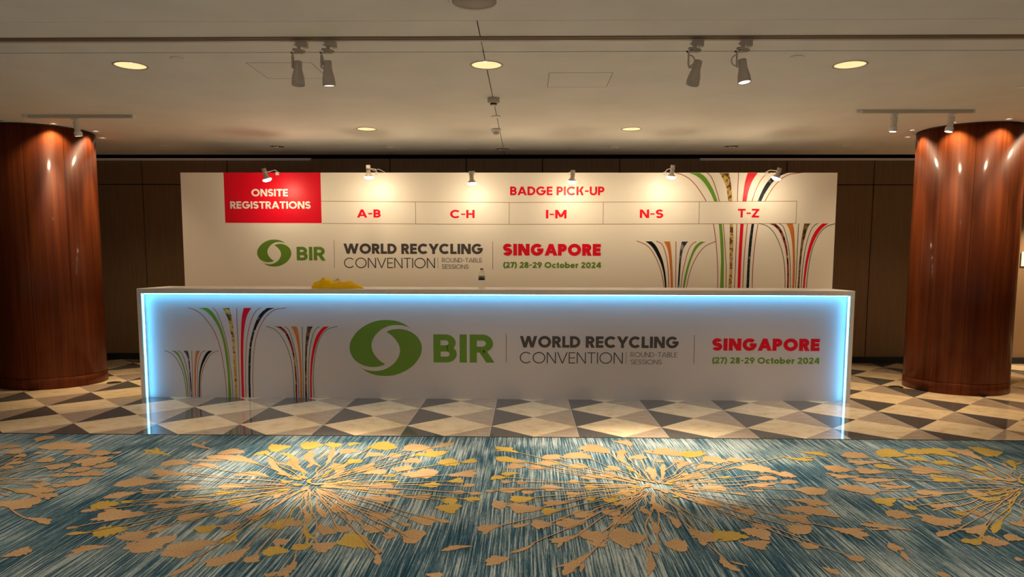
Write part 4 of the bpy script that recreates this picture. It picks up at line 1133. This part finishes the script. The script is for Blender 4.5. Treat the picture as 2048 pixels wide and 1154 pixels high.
# ------------------------------------------------------------------ recessed ceiling lights
def downlight(name, label, x, y, r, lit, depth, group, power=0.0, size=60, aim=None, blend=0.5, face=None):
    t = thing(name, label, 'ceiling light', (x, y, CEIL), group)
    bm = bmesh.new()
    lathe(bm, [(r * 0.985, 0.004), (r * 0.985, -0.003), (r * 1.10, -0.004), (r * 1.13, -0.001), (r * 1.13, 0.0)], 40)
    fix(bm)
    obj('trim_ring', bm, 'fixture', t, smooth=True)
    bm = bmesh.new()
    prof = [(r * 0.985, 0.002), (r * 0.95, depth * 0.4), (r * 0.75, depth * 0.8), (r * 0.5, depth), (0, depth)]
    lathe(bm, prof, 40)
    obj('reflector', bm, ('lamp_warm' if lit else 'lamp_off') if face is None else face, t, smooth=True)
    bm = bmesh.new()
    if face is None:
        for k in range(4):
            a = k * math.pi / 2 + 0.4
            lathe(bm, [(0, depth - 0.002), (r * 0.16, depth - 0.004), (r * 0.17, depth - 0.016), (0, depth - 0.024)], 12, mtx=Matrix.Translation((r * 0.32 * math.cos(a), r * 0.32 * math.sin(a), 0)))
        fix(bm)
        obj('lamp', bm, 'lamp_on' if lit else 'fixture_white', t, smooth=True)
    else:
        lathe(bm, [(0, depth * .15), (r * 0.86, depth * .15), (r * 0.86, depth * .15 + 0.004), (0, depth * .15 + 0.004)], 24)
        fix(bm)
        obj('lamp', bm, 'lamp_on' if lit else 'fixture_white', t, smooth=True)
    if power:
        a = aim or (x, y, 0)
        spot('downlight_beam', (x, y, CEIL - 0.006), a, power, size, blend, r * 0.5, SOFT if r > 0.1 else WARM, t)
    return t


for (x, y), lab, pw in zip(DL_BIG, ['large glowing round downlight in line with the end of the counter near the one-spotlight track', 'large glowing round downlight on the ceiling seam, in front of the smoke detectors', 'large glowing round downlight nearest the two-spotlight track'], (125, 130, 145)):
    t = downlight('ceiling_downlight', lab, x, y, 0.106, True, 0.05, 'large downlights', pw, 92, blend=0.8)
    spot('downlight_core', (x, y, CEIL - 0.007), (x + (0.22 if x > -1 else -0.1), y - 0.45, 0), 190 if x > -1 else 70, 40, 0.8, 0.04, SOFT, t)
for (x, y), lab in zip(DL_MID, ['dim gold round downlight above the A-B end of the board', 'dim gold round downlight above the N-S side of the board']):
    downlight('ceiling_downlight', lab, x, y, 0.098, True, 0.045, 'middle downlights', 14, 130, blend=0.8)
for (x, y), lab in zip(DL_BACK, ['unlit dark round downlight above the red corner block', 'unlit dark round downlight at the wall end of the ceiling seam', 'unlit dark round downlight above the N-S and T-Z labels']):
    downlight('ceiling_downlight', lab, x, y, 0.083, False, 0.04, 'unlit downlights by the back wall')
RING_LABEL = ['small recessed light in front of the column with the one-spotlight track', 'small recessed light touching the board-facing side of the column with the one-spotlight track',
              'small recessed light behind the shoulder of the column with the one-spotlight track', 'small recessed light at the very front of the column with the two-spotlight track',
              'small recessed light above the front shoulder of the column, half behind the brighter track spotlight', 'small recessed light on the counter-facing side of the column with the two-spotlight track',
              'small recessed light behind the column with the two-spotlight track, farthest of its ring', 'small recessed light on the outer front of the column with the two-spotlight track', 'small unlit recessed light at the front of the column with the one-spotlight track']
for q, lab in zip(RING, RING_LABEL):
    x, y = ring_pos(*q)
    lit = 'unlit' not in lab
    cx, cy, _ = COLS[q[0]]
    t_last = downlight('column_downlight', lab, x, y, 0.036, lit, 0.03, 'small recessed lights ringing the columns', 13 if lit else 0, 118, (x + (cx - x) * 0.12, y + (cy - y) * 0.12, 1.2), face='lamp_off', blend=0.55)
    if lit:
        spot('downlight_beam', (x, y, CEIL - 0.008), (x + (x - cx) * 0.7, y + (y - cy) * 0.7, 0), 95, 46, 0.8, 0.02, WARM, bpy.data.objects[t_last.name])

# unseen row of downlights, added to brighten the carpet nearer the viewer
for x in (-2.84, -0.29, 2.28):
    downlight('ceiling_downlight', 'added round downlight over the near carpet, out of view', x, 2.8, 0.106, True, -0.002, 'added downlights out of view', 400, 74, blend=0.8)
# a further downlight over the wall past the second column, outside the picture
downlight('ceiling_downlight', 'round downlight washing the back wall beyond the notice', 7.25, 9.25, 0.1, True, -0.002, 'wall washers', 1500, 76, (7.25, 9.7, 0.6))


# ------------------------------------------------------------------ tracks and track spotlights
def lamp_head(t, prof, mtx, matname, name='lamp_head'):
    bm = bmesh.new()
    lathe(bm, prof, 32, mtx=mtx)
    fix(bm)
    return obj(name, bm, matname, t, smooth=True)


tr = thing('lighting_track', 'long recessed brown lighting track running across the whole ceiling', 'lighting track', (0, 4.70, CEIL))
bm = bmesh.new()
box(bm, XL, XR, -0.0445, 0.006, -0.006, 0.03)
obj('track_channel', bm, 'track_brown', tr)
bm = bmesh.new()
box(bm, XL, XR, 0.0065, 0.034, -0.010, 0.03)
obj('track_rail', bm, 'fixture', tr)
bm = bmesh.new()
box(bm, XL, XR, 0.0345, 0.0515, -0.002, 0.03)
obj('track_groove', bm, 'gap', tr)

# x, head-top offset, head-bottom offset, bracket side, lit, aim
TS = [(-1.430, (-0.028, 0.0, -0.128), (-0.025, -0.01, -0.277), False, 'conical track spotlight with an unlit mouth, beside its lit twin on the long track', (-1.45, 4.85, 0), False),
      (-1.245, (-0.024, 0.0, -0.124), (-0.018, 0.012, -0.279), True, 'conical track spotlight with a glowing mouth, hanging straight beside its unlit twin', (-1.33, 4.75, 0), False),
      (1.070, (0.006, 0.0, -0.130), (-0.030, -0.01, -0.278), False, 'conical track spotlight leaning with a looped bracket and banded dark mouth', (0.80, 4.95, 0), True),
      (1.372, (-0.022, 0.0, -0.124), (-0.008, -0.02, -0.270), True, 'conical track spotlight with a glowing mouth and a half-ring bracket standing off its side', (1.15, 5.0, 0), True)]
TSP = [(220, 46), (380, 46), (300, 48), (270, 48)]
for k, (x, ta, tb, lit, lab, aim, loop) in enumerate(TS):
    t = thing('track_spotlight', lab, 'spotlight', (x, 4.735, CEIL), 'conical spotlights on the long track')
    bm = bmesh.new()
    box(bm, -0.036, 0.036, -0.02, 0.02, -0.036, -0.0102)
    bevel(bm, 0.003)
    box(bm, 0.008, 0.036, -0.018, 0.018, -0.044, -0.036)
    tube(bm, [(-0.04, 0, -0.026), (-0.050, 0, -0.026)], 0.004, 8)
    obj('adapter', bm, 'fixture', t)
    bm = bmesh.new()
    # swivel ring
    for i in range(24):
        a0, a1 = 2 * math.pi * i / 24, 2 * math.pi * (i + 1) / 24
        p = [(-0.018 + 0.036 * math.cos(a), 0.024 * math.sin(a), -0.062 - 0.006 * math.cos(a)) for a in (a0, a1)]
        tube(bm, p, 0.007, 8, cap=False)
    tube(bm, [(-0.018, 0, -0.034), (-0.018, 0, -0.058)], 0.011, 10)
    box(bm, -0.040, 0.006, -0.01, 0.01, -0.079, -0.068)
    obj('swivel', bm, 'fixture', t)
    top, bot = Vector(ta), Vector(tb)
    ax = (bot - top).normalized()
    L = (bot - top).length
    mtx = Matrix.Translation(top) @ Vector((0, 0, -1)).rotation_difference(ax).to_matrix().to_4x4()
    bm = bmesh.new()
    bx = -0.062
    if loop:
        tube(bm, [(-0.040, 0, -0.074), (bx + 0.006, 0, -0.08), (bx + 0.006, 0, -0.15), (bx + 0.012, 0, -0.172), (top.x - 0.03, 0, -0.17)], 0.006, 8)
        sg = -1 if k == 3 else 1
        c0 = bx + 0.006
        tube(bm, [(c0 + sg * 0.036 * math.sin(a), -0.012, -0.132 + 0.034 * math.cos(a)) for a in [math.pi * j / 10 for j in range(11)]], 0.005, 8)
    else:
        tube(bm, [(-0.034, 0, -0.074), (bx, 0, -0.076), (bx, 0, -0.10), (bx, 0, -0.165), (bx + 0.012, 0, -0.172), (top.x - 0.024, 0, -0.168)], 0.007, 8)
        tube(bm, [(bx + 0.004, 0, -0.086), (top.x - 0.026, 0, -0.112), (top.x - 0.026, 0, -0.15)], 0.005, 8)
    obj('bracket', bm, 'fixture', t)
    bm = bmesh.new()
    tube(bm, [(bx - 0.008, 0, -0.074), (bx + 0.004, 0, -0.074)], 0.006, 10)
    obj('knob', bm, 'knob', t)
    lamp_head(t, [(0, 0), (0.024, 0), (0.0265, -0.003), (0.0265, -0.055), (0.027, -0.057), (0.029, -0.064), (0.039, -L + 0.045), (0.0405, -L + 0.024), (0.041, -L + 0.022), (0.0415, -L), (0.038, -L), (0.03, -L + 0.03), (0, -L + 0.035)], mtx, 'fixture')
    lamp_head(t, [(0, -L + 0.006), (0.0375, -L + 0.006), (0.0375, -L + 0.010), (0, -L + 0.010)] if lit else [(0, -L + 0.03), (0.03, -L + 0.03), (0.03, -L + 0.034), (0, -L + 0.034)], mtx, 'lamp_on' if lit else 'grille', 'lens')
    b = t.location + bot
    spot('track_beam', b + ax * 0.004, aim, TSP[k][0], TSP[k][1], 0.7, 0.025, SOFT, t)

# short surface tracks in front of each column
for (x0, x1, y, zz, heads), lab in zip(((-4.876, -3.789, 7.10, 0.028, [(-4.365, -4.350, 0.02, True)]), (3.026, 4.109, 6.915, 0.028, [(3.38, 3.372, -0.005, False), (3.902, 3.884, 0.0, True)])),
                                       ('short white ceiling track carrying one spotlight', 'short white ceiling track carrying two spotlights')):
    t = thing('lighting_track', lab, 'lighting track', (x0, y, CEIL), 'short ceiling tracks')
    W = x1 - x0
    bm = bmesh.new()
    box(bm, 0.018, W - 0.018, -0.017, 0.017, -zz, -0.0005)
    obj('track_rail', bm, 'track_grey', t)
    for a, b in ((0.0, 0.06), (W - 0.017, W)):
        bm = bmesh.new()
        box(bm, a, b, -0.018, 0.018, -zz - 0.001, -0.0003)
        bevel(bm, 0.002)
        obj('end_cap', bm, 'fixture_white', t)
    for hx, bx_, by_, bright in heads:
        lab2 = 'white cylinder spotlight aimed at the column, alone on its short track' if len(heads) == 1 else ('white cylinder spotlight with a dazzling face, near the column end of its track' if bright else 'white cylinder spotlight with a soft yellow rim, far from the column on its track')
        h = thing('track_spotlight', lab2, 'spotlight', (hx, y, CEIL - zz - 0.001), 'cylinder spotlights on the short tracks')
        bm = bmesh.new()
        box(bm, -0.034, 0.030, -0.014, 0.014, -0.016, 0.0)
        bevel(bm, 0.004)
        tube(bm, [(0.005, 0, -0.012), (0.004, 0, -0.034)], 0.012, 10)
        if len(heads) == 2:
            tube(bm, [(-0.026, 0.004, -0.012), (-0.026, 0.004, -0.05)], 0.004, 8)
        obj('adapter', bm, 'fixture_white', h)
        top, bot = Vector((0.006, 0, -0.03)), Vector((bx_ - hx, by_, -0.168))
        ax = (bot - top).normalized()
        L = (bot - top).length
        mtx = Matrix.Translation(top) @ Vector((0, 0, -1)).rotation_difference(ax).to_matrix().to_4x4()
        lamp_head(h, [(0, 0), (0.023, 0), (0.026, -0.004), (0.026, -L + 0.046), (0.034, -L + 0.042), (0.036, -L + 0.036), (0.036, -L), (0.031, -L), (0.028, -L + 0.015), (0, -L + 0.02)], mtx, 'fixture_white')
        lamp_head(h, [(0, -L + 0.003), (0.031, -L + 0.003), (0.031, -L + 0.007), (0, -L + 0.007)], mtx, 'bulb' if bright else 'lamp_on', 'lens')
        p = h.location + bot
        spot('track_beam', p + ax * 0.004, p + ax * 2.5, 70 if bright else 45, 50, 0.6, 0.025, WARM, h)

# ------------------------------------------------------------------ small ceiling fittings
t = thing('ceiling_speaker', 'large round flush ceiling speaker cut by the top of the picture', 'speaker', (-0.285, 4.03, CEIL))
bm = bmesh.new()
lathe(bm, [(0.120, 0.0), (0.120, -0.008), (0.134, -0.010), (0.140, -0.004), (0.140, 0.0)], 48)
fix(bm)
obj('rim', bm, 'fixture_white', t, smooth=True)
bm = bmesh.new()
lathe(bm, [(0.1195, -0.001), (0.1195, -0.005), (0, -0.0065)], 48)
obj('grille', bm, 'grille', t, smooth=True)

t = thing('smoke_detector', 'drum-shaped smoke detector with a dark slot, nearest the big middle downlight', 'detector', (-0.287, 6.387, CEIL), 'detectors on the ceiling seam')
bm = bmesh.new()
lathe(bm, [(0, -0.0003), (0.052, -0.0003), (0.052, -0.036), (0.047, -0.040), (0.034, -0.044), (0, -0.044)], 32)
fix(bm)
obj('base', bm, 'fixture', t, smooth=True)
bm = bmesh.new()
lathe(bm, [(0, -0.0442), (0.029, -0.0442), (0.029, -0.058), (0, -0.058)], 32)
fix(bm)
obj('sensor_slot', bm, 'knob', t, smooth=True)
bm = bmesh.new()
lathe(bm, [(0, -0.0582), (0.027, -0.0582), (0.025, -0.066), (0, -0.068)], 32)
fix(bm)
obj('cap', bm, 'fixture_white', t, smooth=True)
t = thing('smoke_detector', 'domed cream smoke detector nearer the back wall on the ceiling seam', 'detector', (-0.325, 7.873, CEIL), 'detectors on the ceiling seam')
bm = bmesh.new()
lathe(bm, [(0, -0.0003), (0.053, -0.0003), (0.053, -0.024), (0.046, -0.034), (0, -0.034)], 32)
fix(bm)
obj('base', bm, 'fixture_white', t, smooth=True)
bm = bmesh.new()
lathe(bm, [(0, -0.0342), (0.038, -0.0342), (0.034, -0.048), (0.022, -0.058), (0, -0.061)], 32)
fix(bm)
obj('sensor_dome', bm, 'fixture', t, smooth=True)

for (x, y, r), lab in zip(((-2.415, 5.125, 0.045), (1.829, 5.13, 0.045), (-0.299, 7.184, 0.045), (3.934, 6.015, 0.045), (-4.42, 8.944, 0.045), (-1.691, 9.129, 0.045), (1.087, 9.155, 0.045), (3.864, 9.005, 0.045)),
                          ('flush sprinkler cover disc beside the big downlight near the one-spotlight track', 'flush sprinkler cover disc between the leaning track spotlights and a big downlight', 'flush cover disc on the ceiling seam between the two smoke detectors',
                           'flush sprinkler cover disc above the two-spotlight track, at the picture edge', 'flush sprinkler cover disc at the back, near the column with one track spotlight', 'flush sprinkler cover disc at the back, above the A-B label',
                           'flush sprinkler cover disc at the back, above the I-M and N-S labels', 'flush sprinkler cover disc at the back, near the column with two track spotlights')):
    bm = bmesh.new()
    lathe(bm, [(0, -0.0003), (r * 0.9, -0.0003), (r, -0.003), (r, -0.007), (r * 0.9, -0.009), (0, -0.0095)], 28)
    fix(bm)
    tag(obj('sprinkler_cover', bm, 'ceiling', None, (x, y, CEIL), smooth=True), lab, 'sprinkler cover', 'sprinkler cover discs')

for x0, x1, y0, y1, lab in ((-1.985, -1.52, 5.246, 5.703, 'flush ceiling access panel behind the two straight track spotlights'), (0.162, 0.635, 5.54, 5.996, 'flush ceiling access panel in front of the leaning track spotlight')):
    t = thing('access_panel', lab, 'access panel', (x0, y0, CEIL), 'ceiling access panels')
    W, D = x1 - x0, y1 - y0
    bm = bmesh.new()
    for q in ((0, W, 0, 0.004), (0, W, D - 0.004, D), (0, 0.003, 0.004, D - 0.004), (W - 0.003, W, 0.004, D - 0.004)):
        box(bm, q[0], q[1], q[2], q[3], -0.0008, -0.0003)
    obj('joint', bm, 'gap', t)
    bm = bmesh.new()
    box(bm, 0.0031, W - 0.0031, 0.0041, D - 0.0041, -0.0007, -0.0003)
    obj('hatch', bm, 'ceiling', t)

# ------------------------------------------------------------------ things on the counter, floor and wall
def bag():
    rnd = random.Random(5)
    N, Mm = 56, 26
    # silhouette along x: (x, height)
    sil = [(0.0, 0.018), (0.02, 0.055), (0.05, 0.072), (0.085, 0.078), (0.11, 0.098), (0.145, 0.103), (0.18, 0.092), (0.22, 0.072), (0.27, 0.060), (0.31, 0.067), (0.35, 0.073), (0.385, 0.073), (0.42, 0.060), (0.46, 0.044), (0.49, 0.030), (0.515, 0.010)]

    def hgt(x):
        for a, b in zip(sil, sil[1:]):
            if a[0] <= x <= b[0]:
                f = (x - a[0]) / (b[0] - a[0])
                f = f * f * (3 - 2 * f)
                return a[1] + (b[1] - a[1]) * f
        return 0.0
    ph = [rnd.uniform(0, 6) for _ in range(8)]
    bm = bmesh.new()
    grid, low = [], []
    for i in range(N + 1):
        row, rl = [], []
        x = 0.515 * i / N
        edge = 0.10 * (math.sin(math.pi * min(0.97, max(0.03, i / N)))) ** 0.5
        for j in range(Mm + 1):
            s = -1 + 2 * j / Mm
            y = s * edge * (1 + 0.08 * math.sin(9 * x * 4 + ph[0]))
            prof = max(0.0, 1 - abs(s) ** 2.6)
            fold = 0.005 * math.sin(40 * x + 5 * s + ph[1]) + 0.006 * math.sin(19 * x - 9 * s + ph[2]) + 0.0035 * math.sin(70 * x + 9 * s * s + ph[3])
            z = max(0.0012, hgt(x) * prof ** 0.8 + fold * prof * (hgt(x) / 0.1))
            row.append(bm.verts.new((x, y, z)))
            rl.append(bm.verts.new((x, y, 0.0006)))
        grid.append(row)
        low.append(rl)
    for i in range(N):
        for j in range(Mm):
            bm.faces.new((grid[i][j], grid[i + 1][j], grid[i + 1][j + 1], grid[i][j + 1]))
            bm.faces.new((low[i][j], low[i][j + 1], low[i + 1][j + 1], low[i + 1][j]))
    for i in range(N):
        for j in (0, Mm):
            bm.faces.new((grid[i][j], low[i][j], low[i + 1][j], grid[i + 1][j]))
    for j in range(Mm):
        for i in (0, N):
            bm.faces.new((grid[i][j], grid[i][j + 1], low[i][j + 1], low[i][j]))
    fix(bm)
    return bm


t = thing('fabric_bag', 'crumpled yellow fabric bag lying flat on the counter', 'bag', (-2.135, 7.21, CZ))
obj('bag_body', bag(), 'yellow', t, smooth=True)
bm = bmesh.new()
P = [(0.195, -0.01, 0.055), (0.225, 0.01, 0.082), (0.252, 0.015, 0.104), (0.278, 0.01, 0.086), (0.302, 0.0, 0.062), (0.25, -0.03, 0.060)]
v0 = [bm.verts.new(p) for p in P]
v1 = [bm.verts.new((p[0], p[1] + 0.02, p[2] - 0.004)) for p in P]
bm.faces.new(v0)
bm.faces.new(v1[::-1])
for k in range(6):
    bm.faces.new((v0[k], v0[(k + 1) % 6], v1[(k + 1) % 6], v1[k]))
fix(bm)
o = obj('flap', bm, 'yellow_pale', t)
o['label'] = 'paler turned-up flap'

t = thing('water_bottle', 'clear plastic water bottle with blue label standing on the counter', 'bottle', (-0.443, 7.24, CZ))
bm = bmesh.new()
lathe(bm, [(0, 0.001), (0.026, 0.001), (0.031, 0.006), (0.0325, 0.012), (0.0315, 0.02), (0.0325, 0.028), (0.0315, 0.036), (0.032, 0.06), (0.031, 0.066), (0.032, 0.072), (0.032, 0.142), (0.030, 0.152), (0.024, 0.168), (0.0165, 0.180), (0.0125, 0.186), (0.0125, 0.192), (0.0145, 0.193), (0.0145, 0.195), (0.0125, 0.196), (0.0125, 0.199), (0, 0.199)], 32)
fix(bm)
obj('bottle_body', bm, 'pet', t, smooth=True)
bm = bmesh.new()
lathe(bm, [(0.0326, 0.088), (0.0332, 0.088), (0.0332, 0.116), (0.0326, 0.116)], 32, 0)
lathe(bm, [(0.0326, 0.1161), (0.0332, 0.1161), (0.0332, 0.131), (0.0326, 0.131)], 32, 1)
fix(bm)
obj('wrapper', bm, ['label_blue', 'label_green'], t, smooth=True)
bm = bmesh.new()
lathe(bm, [(0, 0.1905), (0.0146, 0.1905), (0.0148, 0.193), (0.0148, 0.204), (0.0135, 0.206), (0, 0.206)], 24)
fix(bm)
obj('cap', bm, 'cap', t, smooth=True)

for (x, y), lab in zip(((-4.618, 7.957), (4.08, 7.981)), ('small round bronze floor box by the base of the column with one track spotlight', 'small round bronze floor box by the base of the column with two track spotlights')):
    t = thing('floor_outlet', lab, 'floor box', (x, y, 0), 'round floor boxes')
    bm = bmesh.new()
    lathe(bm, [(0, 0.0002), (0.075, 0.0002), (0.075, 0.003), (0.068, 0.006), (0, 0.006)], 32)
    fix(bm)
    obj('cover_plate', bm, 'outlet', t, smooth=True)
    bm = bmesh.new()
    lathe(bm, [(0, 0.0062), (0.03, 0.0062), (0.028, 0.009), (0, 0.009)], 24)
    fix(bm)
    obj('lid', bm, 'gap', t, smooth=True)

bm = bmesh.new()
box(bm, 6.600, 6.80, YW - 0.012, YW - 0.0005, 1.315, 1.505)
bevel(bm, 0.003)
tag(obj('wall_notice', bm, 'paper'), 'white notice plate on the back wall beyond the column', 'notice')
